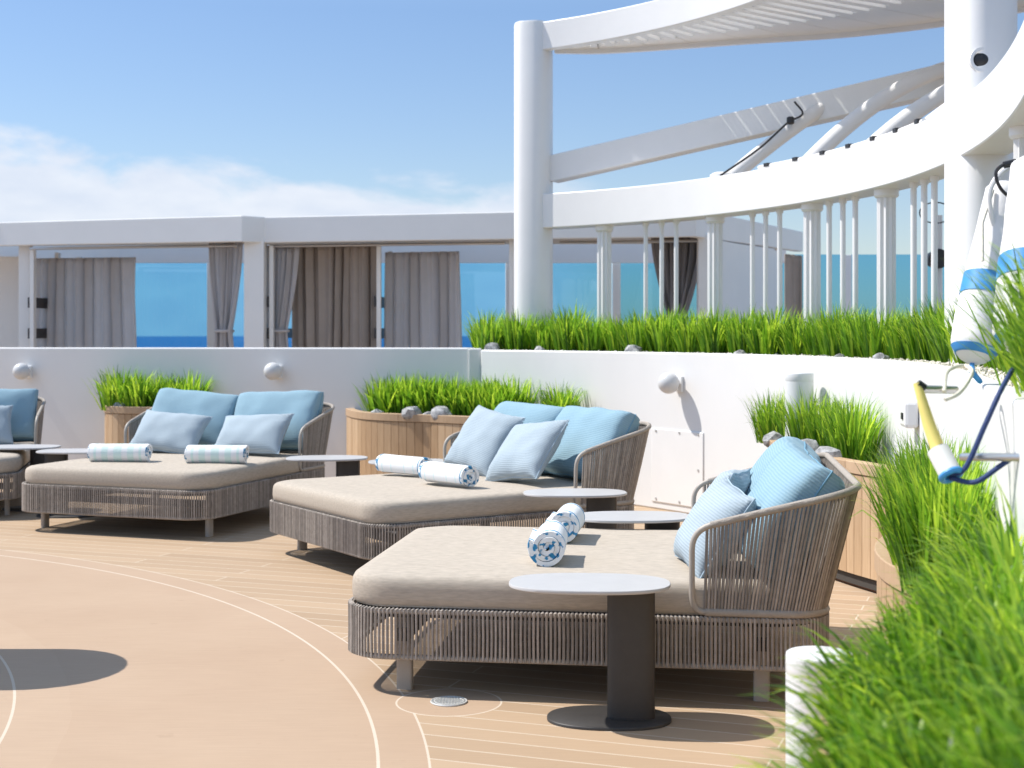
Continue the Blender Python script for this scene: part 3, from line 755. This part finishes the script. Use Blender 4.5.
# ------------------------------------------------------------------ wall lamps
def wall_lamp(p, nrm, label):
    t = empty('wall_lamp', (p[0],p[1],p[2]), math.atan2(nrm[1], nrm[0]))     # local x leaves the wall
    mb = MB(); mb.box((.012,0,0), (.024,.085,.13)); mb.build('bracket', FRAMEG, t, smooth=False, bevel=.004)
    mb = MB(); mb.tube([(.02,0,.02),(.07,0,.02)], .018, 12); mb.build('arm', STEEL, t)
    mb = MB(); c = (.125,0,.01); prof = [(math.sin(PI*k/20)*.088+1e-4, -math.cos(PI*k/20)*.088) for k in range(21)]
    mb.lathe(prof, 28, c); mb.build('globe', GLOBE, t, angle=80)
    mb = MB(); mb.tube([(.052,0,.01),(.075,0,.01)], .052, 20); mb.build('collar', STEEL, t)
    tag(t, label, 'wall lamp', 'globe wall lamps'); return t
nw = (-.31,-.95)
def on_straight(px):
    a, b = wl[1], wl[2]; return min([a.lerp(b, k/400) for k in range(401)], key=lambda p: abs(px_of(p)-px))
for px, lab in ((29,'round white globe lamp on the wall at the left edge, above the cut-off daybed'),(279,'round white globe lamp on the straight wall above the camera-facing daybed')):
    p = on_straight(px); wall_lamp((p.x,p.y,1.5-41*p.y/1422), nw, lab)
k = min(range(len(WC)), key=lambda i: abs(px_of(WC[i])-679) + (0 if WC[i].y > 8 else 999)); p = WC[k]
wall_lamp((p.x,p.y,1.5-53*p.y/1422), (-WN[k]), 'round white globe lamp on the curved white wall right of the second daybed')

# ------------------------------------------------------------------ ring pergola
RC = Vector((-4.326, 8.804)); RP = [Vector(p) for p in ((.3,14),(1.97,12.07),(2.63,8.65),(2.19,6.07))]
TH = [math.atan2((p-RC).y, (p-RC).x) for p in RP]; RR = [(p-RC).length for p in RP]
def ring_r(t):
    s = 0
    for i in range(4):
        w = RR[i]
        for j in range(4):
            if j != i: w *= (t-TH[j])/(TH[i]-TH[j])
        s += w
    return s
def ring(t, d=0.0):
    tt = max(TH[3]-.12, min(TH[0], t)); r = ring_r(tt)+d; return RC + Vector((math.cos(t), math.sin(t)))*r
PG = empty('ring_pergola', (.22,14.0,0)); tag(PG, 'white curved ring pergola on two thick columns, rising above the grass on the right', 'pergola')
O = Vector((.22,14.0))
def L2(p): return Vector((p[0]-O.x, p[1]-O.y))
N_ = 90; ts = [TH[0]+.005+(TH[3]-.10-TH[0])*i/N_ for i in range(N_+1)]
mb = MB(); mb.strip([L2(ring(t)) for t in ts], [L2(ring(t,.26)) for t in ts], 2.514, 2.85); mb.build('lower_ring', WHITE, PG, bevel=.008)
mb = MB(); mb.strip([L2(ring(t)) for t in ts], [L2(ring(t,.10)) for t in ts], 4.27, 4.545); mb.build('upper_ring', WHITE, PG, bevel=.008)
# outer edge of the upper canopy
oe = crom([(.42,14.12),(1.0,14.10),(2.22,13.66),(3.3,13.25),(4.2,12.55),(5.0,11.2),(5.3,9.6),(5.1,8.4)], 12)
oe = resample(oe, .05)
mb = MB(); mp_ = []
for i in range(len(ts)):
    t = TH[0]-.03+(TH[2]-.05-TH[0]+.03)*i/(len(ts)-1); p = ring(t, .105); q = oe[int(i/(len(ts)-1)*(len(oe)-1))]; mp_.append((L2(p), L2(q)))
for i in range(0, len(mp_)-1):
    a, b = mp_[i], mp_[i+1]
    f = .10 if i % 5 == 4 else .0
    def lp(x, y, k): return x+(y-x)*k
    a_i, a_o, b_i, b_o = a[0], a[1], lp(a[0],b[0],1-f), lp(a[1],b[1],1-f)
    # solid outer panels; the inner half is open radial slats
    mb.strip([lp(a_i,a_o,.55), lp(b_i,b_o,.55)], [a_o, b_o], 4.30, 4.37)
    if i % 2 == 0: mb.strip([a_i, b_i], [lp(a_i,a_o,.548), lp(b_i,b_o,.548)], 4.285, 4.38)
mb.build('canopy', WHITE, PG, smooth=False)
mb = MB(); mb.strip([L2(p) for p in oe], [L2(p)+Vector((.02,.05)) for p in oe], 4.26, 4.42); mb.build('canopy_edge', WHITE, PG)
# columns
def column_at(p, z1, w, d, rz):
    m = MB(); m.lathe([(1,0),(1,z1-.02),(.96,z1)], 40, (0,0,0), w, d, 2.6); o = m.build('column', WHITE, PG); q = L2(p); o.location = (q.x,q.y,0); o.rotation_euler = (0,0,rz); return o
column_at((.215,14.20), 4.56, .185, .21, R(-15)); c2 = column_at((2.76,8.38), 5.2, .185, .21, R(10))
q = L2((2.66,8.20)); d_ = Vector((.0,-1.0)); 
m = MB(); m.lathe([(.072,0),(.072,.035),(.055,.035),(.050,.014)], 24); o = m.build('camera_port', WHITE, PG); M = Matrix.Translation((q.x+.045,q.y+.005,3.06)) @ Matrix.Rotation(R(90),4,'X'); o.matrix_local = M
m = MB(); m.lathe([(.048,.016),(.048,.024),(.025,.042),(.001,.045)], 20); o = m.build('camera_lens', BLACK, PG); o.matrix_local = M
# cross beam and braces
A, B_ = Vector((.40,14.2,3.11)), Vector((2.9,13.0,3.555)); E_ = A + (B_-A)*1.8
def L3(p): return Vector((p[0]-O.x, p[1]-O.y, p[2]))
mb = MB(); mb.bar(L3(A), L3(E_), .20, .26); mb.build('cross_beam', WHITE, PG, smooth=False, bevel=.01)
def ring_px(px, d):
    k = min(range(400), key=lambda i: abs(px_of(ring(TH[0]+(TH[2]-TH[0])*i/400, d))-px)); return ring(TH[0]+(TH[2]-TH[0])*k/400, d)
for px, end, bow in ((722,(2.93,13.02,3.60),.04),(798,(3.82,12.45,3.80),.16),(858,(4.1,11.6,3.64),.16),(905,(4.3,10.6,3.6),.16)):
    s_ = ring_px(px, .20); a = Vector((s_.x,s_.y,2.80)); b = Vector(end); pts = []
    for k in range(15):
        t = k/14; p = a.lerp(b, t); p.z += bow*4*t*(1-t)*.8; pts.append(L3(p))
    mb = MB(); mb.tube(pts, .068, 16); mb.build('brace', WHITE, PG)
    mb = MB(); f = L3(a); mb.lathe([(.11,0),(.11,.04),(.075,.06)], 20, (f.x,f.y,2.85)); mb.build('brace_foot', WHITE, PG)
s_ = ring_px(722,.1); mb = MB(); pts = crom([L3((s_.x-.02,s_.y-.06,2.86)), L3((s_.x+.35,s_.y+.1,3.12)), L3((s_.x+.62,s_.y+.24,3.36)), L3((s_.x+.78,s_.y+.34,3.46)), L3((s_.x+.72,s_.y+.40,3.58))], 6)
mb.tube(pts, .010, 6); mb.build('cable', BLACK, PG)
mb = MB(); p = pts[13]; mb.lathe([(.02,-.03),(.035,-.02),(.035,.03),(.02,.04)], 12, p); mb.build('cable_clip', BLACK, PG)
# light strip with clips on the lower ring
tl = [t for t in ts if 752 < px_of(ring(t,.06)) < 925 and ring(t).y > 8.6]
mb = MB(); mb.tube([v3(L2(ring(t,.07)),2.875) for t in tl], .022, 8); mb.build('light_strip', WHITE, PG)
for t in tl[1::4]:
    p = L2(ring(t,.06)); q = L2(ring(t-.008,.06)); mb = MB(); mb.bar(v3(p,2.885), v3(q,2.885), .05, .03); mb.build('strip_clip', BLACK, PG, smooth=False)
# balusters: wide fluted posts and slim rods between planter and ring
def fluted(p):
    m = MB(); vs = []; n = 40
    for z in (1.25, 2.46):
        for k in range(n):
            a = 2*PI*k/n; r = .062+.007*math.cos(10*a); vs.append((r*math.cos(a), r*math.sin(a), z))
    m.add(vs, [(k,(k+1)%n,n+(k+1)%n,n+k) for k in range(n)]); o = m.build('wide_post', WHITE, PG, angle=60); q = L2(p); o.location = (q.x,q.y,0)
    m = MB(); m.lathe([(.075,2.455),(.088,2.47),(.088,2.514)], 24); m.build('post_cap', WHITE, o)
def rod(p):
    m = MB(); m.tube([(0,0,1.25),(0,0,2.49)], .021, 10); m.lathe([(.03,2.48),(.03,2.514)], 12); o = m.build('rod', WHITE, PG); q = L2(p); o.location = (q.x,q.y,0)
for px in (604,715,812,886): fluted(ring_px(px,.13))
for px in (645.7,661.8,676.5,753,766,780,829,842.5,855.5,914,924.5,934): rod(ring_px(px,.13))
t = math.atan2((Vector((2.45,7.1))-RC).y, (Vector((2.45,7.1))-RC).x); fluted(ring(t,.13))
for k in range(1, 8): 
    if k in (1,2,3): rod(ring(t-.018-.022*k,.13))
fluted(ring(t-.16,.13))

# ------------------------------------------------------------------ cabanas
def facade_pt(px, Y): return Vector(((px-512)*Y/1422, Y))
FP = [facade_pt(-260,18.9), facade_pt(0,18.0), facade_pt(242,16.94), facade_pt(265,17.17), facade_pt(515,16.4), facade_pt(696,16.0), facade_pt(803,19.7)]
CB = empty('cabana', (-3,17,0)); tag(CB, 'long white flat-roofed cabana with curtained bays behind the white wall', 'cabana')
OC = Vector((-3,17)); 
def C2(p): return Vector((p[0]-OC.x, p[1]-OC.y))
poly = [C2(p)+Vector((0,.06)) for p in FP] + [C2((FP[-1].x-.05,19.75)), C2((3.2,18.9)), C2((-4,19.15)), C2((FP[0].x,19.7))]
mb = MB(); mb.prism([(p.x,p.y) for p in poly], 2.72, 2.865); mb.build('roof', ROOFW, CB, smooth=False)
inner = []
for i, p in enumerate(FP):
    t = (FP[min(i+1,6)]-FP[max(i-1,0)]).normalized(); n = Vector((-t.y,t.x)); n = n if n.y > 0 or i == 6 else -n; inner.append(C2(p+n*.12))
mb = MB(); mb.strip([C2(p) for p in FP], inner, [2.59,2.58,2.565,2.567,2.56,2.56,2.60], 2.875); mb.build('fascia', ROOFW, CB, smooth=False, bevel=.01)
mb = MB(); mb.prism([(p.x,p.y) for p in [q+Vector((0,.14)) for q in poly[:6]]+poly[6:]], 2.66, 2.715); mb.build('ceiling', CEIL, CB, smooth=False)
mb = MB(); mb.bar(v3(C2((-11,20.28)),2.61), v3(C2((3.9,20.28)),2.61), .10, .28); mb.build('back_header', FRAMEG, CB, smooth=False, bevel=.005)
def post(px, Y, w, d=None, rz=0, m=ROOFW, top=2.60):
    p = C2(facade_pt(px, Y)); b = MB(); b.box((p.x,p.y,top/2), (w, d or w, top), rz); b.build('post', m, CB, smooth=False, bevel=.006)
post(255.5,17.25,.24,.22); post(26,18.2,.14,.14); post(704,16.35,.15,.15); post(-180,18.9,.2,.2); post(778,19.0,.10,.1); post(516,16.7,.16,.16)
p = C2(facade_pt(4,18.6)); mb = MB(); mb.box((p.x-.3,p.y+.5,1.25), (.9,.06,2.5)); mb.build('side_wall', ROOFW, CB, smooth=False)
a, b = facade_pt(718,16.75), facade_pt(773,18.75); mb = MB(); mb.bar(v3(C2(a)+Vector((.02,.02)),1.28), v3(C2(b)+Vector((.02,.02)),1.28), .08, 2.56); mb.build('side_wall', ROOFW, CB, smooth=False)
# slatted end screens between bays
def screen(px, Ya, Yb, dx=0.0):
    a, b = facade_pt(px,Ya), facade_pt(px,Yb); b.x = a.x + dx; a, b = C2(a), C2(b); t = MB()
    for q in (a, (a+b)/2, b): t.box((q.x,q.y,1.27), (.05,.10,2.54))
    o = t.build('side_screen', ROOFW, CB, smooth=False)
    for k, z in enumerate((1.47,1.86)):
        m = MB(); m.bar(v3(a+Vector((-.03,-.03)),z), v3(b+Vector((-.03,0)),z), .05, .13); m.build('slat', DARKW, o, smooth=False)
screen(33,18.0,19.9,.02); screen(379,17.3,19.9,.05); screen(272,17.35,19.9,-.12)
# back wall partition behind the brown curtain
# rails
for a, b in (((30,17.9),(238,17.25)),((270,17.35),(505,16.75)),((560,16.6),(700,16.35))):
    p, q = C2(facade_pt(*a)), C2(facade_pt(*b)); mb = MB(); mb.tube([v3(p,2.535),v3(q,2.535)], .018, 8); mb.build('curtain_rail', STEEL, CB)
# curtains
def curtain(pxa, Ya, pxb, Yb, zt, label, m, pleats=9, amp=.05, tie=None, flare=0.0, group=None, shift=0.0, zb=.05):
    a, b = facade_pt(pxa,Ya), facade_pt(pxb,Yb); d = b-a; n = Vector((-d.y,d.x)).normalized(); nu, nv = pleats*10, 26; vs = []; fs = []
    c = (a+b)/2
    for j in range(nv+1):
        z = zt + (zb-zt)*j/nv; tt = j/nv
        s = 1.0; sh = 0.0
        if tie:
            zt_, wt = tie
            if z > zt_: k = (zt-z)/(zt-zt_); s = 1-(1-wt)*(k**1.5)
            else: k = (zt_-z)/(zt_-zb); s = wt+(.8-wt)*min(1, k*1.6)
            sh = shift*(1-s)
        else: s = 1+flare*tt
        for i in range(nu+1):
            u = i/nu; ph = 2*PI*pleats*u + 1.1*math.sin(4.3*u+tt*1.3+pxa) + .7*math.sin(tt*2.4+u*11+pxa*.3)
            A_ = amp*(.75+.5*math.sin(5.3*u*pleats*.37+pxa*.1))*(1.15 if tie and s < .6 else 1)
            p = c + d*((u-.5)*s + sh) + n*(A_*math.sin(ph)) + d.normalized()*(.35*A_*math.sin(2*ph+1))
            vs.append((p.x-c.x, p.y-c.y, z))
    for j in range(nv):
        for i in range(nu): q = j*(nu+1)+i; fs.append((q,q+1,q+nu+2,q+nu+1))
    mb = MB(); mb.add(vs, fs); o = mb.build('curtain', m, angle=80); o.location = (c.x,c.y,0)
    so = o.modifiers.new('thickness','SOLIDIFY'); so.thickness = .003
    tag(o, label, 'curtain', group or 'curtains of the cabana'); 
    if tie:
        w = d.length*tie[1]*.5; mb = MB(); P = [v3(d*(shift*(1-tie[1]))+d.normalized()*(math.cos(x)*w*1.1)+n*(math.sin(x)*amp*1.7), tie[0]) for x in [2*PI*k/20 for k in range(20)]]
        mb.tube(P, .02, 6, closed=True); mb.build('tie_band', CURT, o)
    return o
curtain(37,18.6,137,18.3,2.45,'wide sheer grey curtain in the left cabana bay, beside open blue glass',CURT,11,.055,flare=.05)
curtain(208,17.45,243,17.35,2.60,'grey curtain tied at the waist against the white corner post',CURT,6,.055,(1.50,.42),shift=-.05)
curtain(268,17.5,299,17.4,2.55,'pale curtain tied back just right of the white corner post',CURT,5,.05,(1.50,.55),shift=-.35)
curtain(292,17.75,377,17.5,2.58,'brown opaque curtain hanging in the middle cabana bay',CURTB,9,.05)
curtain(384,17.6,460,17.3,2.47,'sheer grey curtain in the middle bay, beside the blue glass left of the column',CURT,9,.055,flare=.08)
curtain(650,16.75,703,16.55,2.60,'dark grey curtain gathered to a tie, behind the slim white rods',mat('curtain_dark',(.27,.25,.25),.9,.05,6,.2,300,trans=.12),7,.06,(1.68,.34),shift=.0)
curtain(786,19.35,802,19.9,2.55,'dark brown curtain in the shaded end opening of the cabana',CURTB,4,.05)
# windscreen
GL = empty('glass_windscreen', (0,20.6,0)); tag(GL, 'row of blue tinted glass panes in white frames facing the sea', 'windscreen')
xs = [-10.2,-8.7,-7.25,-5.8,-4.35,-2.9,-1.45,-.03,1.51,3.2,4.86,6.5,8.2,10.0]
for i, x in enumerate(xs):
    w = .12 if i < 9 else .10
    mb = MB(); mb.box((x,0,1.3), (w,.09,2.60)); mb.build('mullion', FRAMEG, GL, smooth=False, bevel=.005)
    if i < len(xs)-1:
        mb = MB(); mb.box(((x+xs[i+1])/2,.02,1.34), (xs[i+1]-x-.13,.012,2.54)); mb.build('pane', GLASS, GL, smooth=False)
mb = MB(); mb.box((0,0,.04), (20.4,.12,.08)); mb.build('bottom_rail', FRAMEG, GL, smooth=False)

# ------------------------------------------------------------------ white cylinders (bollard lamps)
def cyl(loc, r, h, label, name='bollard_lamp'):
    t = empty(name, loc); m = MB(); m.lathe([(r,0),(r,h-.06)], 40); m.build('body', CYL, t)
    m = MB(); m.lathe([(r*.985,h-.060),(r,h-.057),(r,h-.010),(r*.985,h-.003),(r*.95,h),(r*.4,h+.001)], 40); m.build('cap', CYL, t, angle=50); tag(t, label, 'bollard'); return t
cyl((.865,4.0,0), .094, .595, 'white cylindrical bollard among the blurred foreground grass blades')
cyl((2.00,9.9,.69), .098, .52, 'white cylinder standing behind the grass in the planter behind the nearest daybed')
# drain
dr = empty('floor_drain', (-.255,5.75,0)); tag(dr, 'small round metal floor drain in the deck by the front table', 'drain')
mb = MB()
for r in (.072,.058): mb.tube([(r*math.cos(2*PI*k/32), r*math.sin(2*PI*k/32), .003) for k in range(32)], .004, 6, closed=True)
for k in range(-5,6):
    h = math.sqrt(.07**2-(k*.012)**2); mb.bar((k*.012,-h,.004),(k*.012,h,.004),.004,.004); mb.bar((-h,k*.012,.0045),(h,k*.012,.0045),.004,.003)
mb.build('grate', GRATE, dr, smooth=False)
mb = MB(); mb.lathe([(.070,.0005),(.070,.0015)], 28); mb.build('drain_well', GREYP, dr)

# ------------------------------------------------------------------ water-sport gear on the right
def float_bag(a, b, r, label):
    a, b = Vector(a), Vector(b); t = empty('float_bag', a); d = b-a; Lg = d.length
    rot = d.to_track_quat('Z','X').to_matrix().to_4x4()
    def prof(t0, t1, off=0, n=20):
        out = []
        for k in range(n+1):
            t = t0+(t1-t0)*k/n
            rr = r*(min(1, (t/.10)**.5) if t < .10 else 1)*(1-.32*max(0,t-.25))*(1 if t < .95 else math.sqrt(max(.02,(1-t)/.05)))
            out.append((max(.004, rr)+off, t*Lg))
        return out
    def part(nm, pr, m):
        q = MB(); q.lathe(pr, 28); o = q.build(nm, m, t, angle=70); o.matrix_local = rot; 
        me = o.data
        for v in me.vertices:
            k = 1+.05*nz((v.co.x,v.co.y,v.co.z), 9, r*100); v.co.x *= k; v.co.y *= k
        return o
    part('bag_body', prof(0,1,0,36), CANVAS); part('blue_band', prof(.36,.47,.003,6), BLUEB); part('end_patch', prof(.050,.085,.003,5), BLUEB)
    q = MB(); q.tube([(r*.9,0,.9*Lg),(r*1.25,0,.7*Lg),(r*1.1,.02,.5*Lg)], .006, 6); o = q.build('side_rope', CREAMROPE, t); o.matrix_local = rot
    q = MB(); q.tube(crom([(0,0,0.01),(.02,.02,-.03),(-.02,.03,-.05),(.0,0,-.02)],5), .009, 6); o = q.build('end_knot', BLUEB, t); o.matrix_local = rot
    tag(t, label, 'float bag'); return t
float_bag((1.545,4.78,1.385), (1.72,4.95,2.02), .083, 'slimmer white float bag with a blue band, left of the other bag')
float_bag((1.60,4.42,1.42), (1.72,4.66,2.07), .105, 'larger white float bag with a blue band, cut by the right edge')
lp = empty('cable_loop', (1.68,4.8,1.98)); tag(lp, 'black cable loop with a plug hanging above the white float bags', 'cable')
mb = MB(); mb.tube(crom([(.04,0,-.06),(-.03,0,0),(-.045,.0,.06),(.0,0,.085),(.02,.01,.03),(.045,.01,-.05)],8), .006, 6); mb.build('loop', BLACK, lp)
mb = MB(); mb.tube([(-.02,0,.08),(.02,0,.09)], .012, 8); mb.build('plug', BLACK, lp)
wr_ = MB(); wr_.tube(crom([(1.64,4.85,1.86),(1.63,4.85,1.98),(1.70,4.86,2.06),(1.80,4.87,2.04)],8), .009, 8)
tag(wr_.build('hanging_rope', CANVAS), 'white rope arching from the ring pergola to the float bags', 'rope')
# strap handle / rescue stretcher pole
YP = 3.85
def at(px, py, Y): return Vector(((px-512)*Y/1422, Y, 1.5-(py-331)*Y/1422))
hp = empty('grab_pole', at(918,384,YP)); tag(hp, 'yellow pole with a white grip and blue ring end, at the right', 'pole')
def LH(p): return p - Vector(hp.location)
mb = MB(); mb.tube([LH(at(917,383,YP)), LH(at(929,425,YP-.03)), LH(at(939,452,YP-.06))], [.011,.017,.019], 12); mb.build('yellow_shaft', YELLOW, hp)
mb = MB(); mb.tube([LH(at(938,450,YP-.06)), LH(at(950,473,YP-.10))], .030, 20); mb.build('white_grip', CANVAS, hp)
mb = MB(); c = LH(at(951,475,YP-.105)); ax = (at(951,475,YP-.105)-at(938,450,YP-.06)).normalized(); x_ = ax.cross(Vector((0,0,1))).normalized(); y_ = ax.cross(x_)
mb.tube([c+(x_*math.cos(2*PI*k/24)+y_*math.sin(2*PI*k/24))*.026 for k in range(24)], .009, 8, closed=True); mb.build('blue_ring', BLUEB, hp)
mb = MB(); mb.tube([LH(at(917,384,YP)), LH(at(924,389,YP))], .014, 10); mb.build('black_cap', BLACK, hp)
mb = MB(); mb.tube([LH(at(939,447,YP-.07)), LH(at(947,452,YP-.08))], .012, 8); mb.build('black_strap', BLACK, hp)
mb = MB(); mb.tube([at(922,389,YP), at(940,389.5,YP+.02), at(956,390,YP+.05)], .011, 12); o = mb.build('wall_bar', STEEL); tag(o, 'short grey metal bar sticking out of the white wall, holding the yellow pole top', 'bar')
mb = MB(); mb.tube([at(962,457,YP-.05), at(1000,457,YP-.2), at(1050,458,YP-.4)], .0105, 12); o = mb.build('wall_bar', STEEL); tag(o, 'horizontal grey metal bar at the right edge below the blue ropes', 'bar')
mb = MB(); mb.tube(crom([at(948,474,YP-.1), at(965,468,YP-.12), at(985,425,YP-.14), at(1000,392,YP-.12), at(1012,370,YP)],8), .007, 8); o = mb.build('navy_rope', NAVY); tag(o, 'navy blue rope rising from the blue ring towards the grass above', 'rope')
mb = MB(); mb.tube(crom([at(950,478,YP-.1), at(975,482,YP-.14), at(1000,466,YP-.18), at(1030,445,YP-.2)],8), .007, 8); o = mb.build('navy_rope', NAVY); tag(o, 'navy blue rope running right from the blue ring to the photo edge', 'rope')
mb = MB(); mb.tube(crom([at(944,392,YP), at(947,372,YP+.1), at(962,366,YP+.3), at(972,372,YP+.2), at(960,392,YP), at(945,400,YP-.02)],8), .006, 8); o = mb.build('cream_rope', CREAMROPE); tag(o, 'cream rope looped below the white float bag, over the grey bar', 'rope')
# white fitting on the wall
k = min(range(len(WC)), key=lambda i: abs(px_of(WC[i])-917)+(0 if 5 < WC[i].y < 8 else 999)); p, n = WC[k], WN[k]
wf = empty('wall_fitting', (p.x,p.y,1.5-83*p.y/1422), math.atan2(-n.y,-n.x)); tag(wf, 'white rounded box fitting with a dark hole on the white wall, beside the yellow pole', 'fitting')
mb = MB(); mb.box((.04,0,0), (.08,.17,.15)); mb.build('box', WHITE, wf, smooth=False, bevel=.02)
mb = MB(); mb.box((.082,.02,-.01), (.01,.05,.035)); mb.build('hole', BLACK, wf, smooth=False)
# searchlight on a post beyond the ring
sl = empty('searchlight', (3.55,12.3,0)); sl.location = ((937-512)*12.3/1422,12.3,0); tag(sl, 'small black searchlight on a white stand between the slim rods and the right column', 'searchlight')
mb = MB(); mb.tube([(.01,0,0),(.01,0,2.5)], .035, 10); mb.build('stand', WHITE, sl)
mb = MB(); mb.tube([(-.02,-.12,2.12),(-.02,.05,2.12)], [.085,.07], 20); mb.build('lamp_head', BLACK, sl)
mb = MB(); mb.tube([(-.02+.14*math.cos(2*PI*k/24),-.03,2.52+.09*math.sin(2*PI*k/24)) for k in range(24)], .006, 6, closed=True); mb.build('wire_hoop', BLACK, sl)

# ------------------------------------------------------------------ camera, light, sky
cam_d = bpy.data.cameras.new('camera'); cam = bpy.data.objects.new('camera', cam_d); COL.objects.link(cam); S.camera = cam
cam.location = (0,0,1.5); cam.rotation_euler = (R(90),0,0)
cam_d.sensor_width = 36; cam_d.lens = 50; cam_d.shift_y = -53/1024; cam_d.clip_start = .05; cam_d.clip_end = 80000
cam_d.dof.use_dof = True; cam_d.dof.focus_distance = 6.6; cam_d.dof.aperture_fstop = 4.0

sd = Vector((-.72,.20,1.0)).normalized()
sun_d = bpy.data.lights.new('sun', 'SUN'); sun = bpy.data.objects.new('sun', sun_d); COL.objects.link(sun)
sun_d.energy = 3.35; sun_d.angle = R(.53); sun_d.color = (1,.95,.88); sun.rotation_euler = sd.to_track_quat('Z','Y').to_euler(); sun.location = (0,0,30)
W = bpy.data.worlds.new('World'); S.world = W; W.use_nodes = True; N = W.node_tree.nodes; L = W.node_tree.links
bg = N['Background']; sky = N.new('ShaderNodeTexSky'); sky.sky_type = 'NISHITA'; sky.sun_disc = False
sky.sun_elevation = math.asin(sd.z); sky.sun_rotation = math.atan2(sd.x, sd.y); sky.air_density = 1.0; sky.dust_density = .2; sky.ozone_density = 2.0
bg.inputs['Strength'].default_value = .15
tc = N.new('ShaderNodeTexCoord')
sx = N.new('ShaderNodeSeparateXYZ'); L.new(tc.outputs['Generated'], sx.inputs[0])
def M_(op, a, b=None, c=None):
    n = N.new('ShaderNodeMath'); n.operation = op
    for i, x in enumerate((a, b, c)):
        if x is None: continue
        if isinstance(x, (int, float)): n.inputs[i].default_value = x
        else: L.new(x, n.inputs[i])
    return n.outputs[0]
def ramp(x, a, b):
    n = N.new('ShaderNodeMapRange'); n.interpolation_type = 'SMOOTHSTEP'; L.new(x, n.inputs[0]); n.inputs[1].default_value = a; n.inputs[2].default_value = b; return n.outputs[0]
# low cloud bank towards the left of the view
cm = N.new('ShaderNodeMapping'); cm.inputs['Scale'].default_value = (1,1,2.6); L.new(tc.outputs['Generated'], cm.inputs[0])
cn = N.new('ShaderNodeTexNoise'); cn.inputs['Scale'].default_value = 9; cn.inputs['Detail'].default_value = 9; cn.inputs['Roughness'].default_value = .58; cn.inputs['Distortion'].default_value = .3; L.new(cm.outputs[0], cn.inputs[0])
az = M_('ARCTAN2', sx.outputs['X'], sx.outputs['Y'])
topz = M_('MULTIPLY_ADD', ramp(az, -.40, .04), -.028, .138)        # bank is higher at the left
hgt = M_('SUBTRACT', topz, sx.outputs['Z'])
dens = M_('ADD', M_('MULTIPLY', hgt, 24.0), M_('MULTIPLY_ADD', cn.outputs['Fac'], 2.4, -1.34))
mask = M_('MULTIPLY', ramp(dens, .0, .55), M_('SUBTRACT', 1, ramp(az, -.005, .09)))
c2n = N.new('ShaderNodeTexNoise'); c2n.inputs['Scale'].default_value = 22; c2n.inputs['Detail'].default_value = 6; L.new(cm.outputs[0], c2n.inputs[0])
ccol = N.new('ShaderNodeValToRGB'); ccol.color_ramp.elements[0].position = .3; ccol.color_ramp.elements[1].position = .72
ccol.color_ramp.elements[0].color = (2.75,3.0,3.5,1); ccol.color_ramp.elements[1].color = (3.3,3.45,3.75,1); L.new(c2n.outputs['Fac'], ccol.inputs[0])
dim = N.new('ShaderNodeValToRGB'); dim.color_ramp.elements[0].position = .0; dim.color_ramp.elements[1].position = .42
dim.color_ramp.elements[0].color = (.43,.43,.47,1); dim.color_ramp.elements[1].color = (1.15,1.02,.86,1); L.new(sx.outputs['Z'], dim.inputs[0])
e_ = dim.color_ramp.elements.new(.22); e_.color = (.45,.475,.53,1)
skm = N.new('ShaderNodeMixRGB'); skm.blend_type = 'MULTIPLY'; skm.inputs[0].default_value = 1; L.new(sky.outputs[0], skm.inputs[1]); L.new(dim.outputs[0], skm.inputs[2])
mxs = N.new('ShaderNodeMixRGB'); L.new(M_('MULTIPLY', mask, .9), mxs.inputs[0]); L.new(skm.outputs[0], mxs.inputs[1]); L.new(ccol.outputs[0], mxs.inputs[2])
L.new(mxs.outputs[0], bg.inputs['Color'])
S.view_settings.view_transform = 'Standard'; S.view_settings.look = 'None'; S.view_settings.exposure = 0.84; S.view_settings.gamma = 1
S.render.engine = 'CYCLES'; S.cycles.use_denoising = True
try: S.cycles.denoiser = 'OPENIMAGEDENOISE'
except Exception: pass
S.cycles.max_bounces = 8; S.cycles.transparent_max_bounces = 12
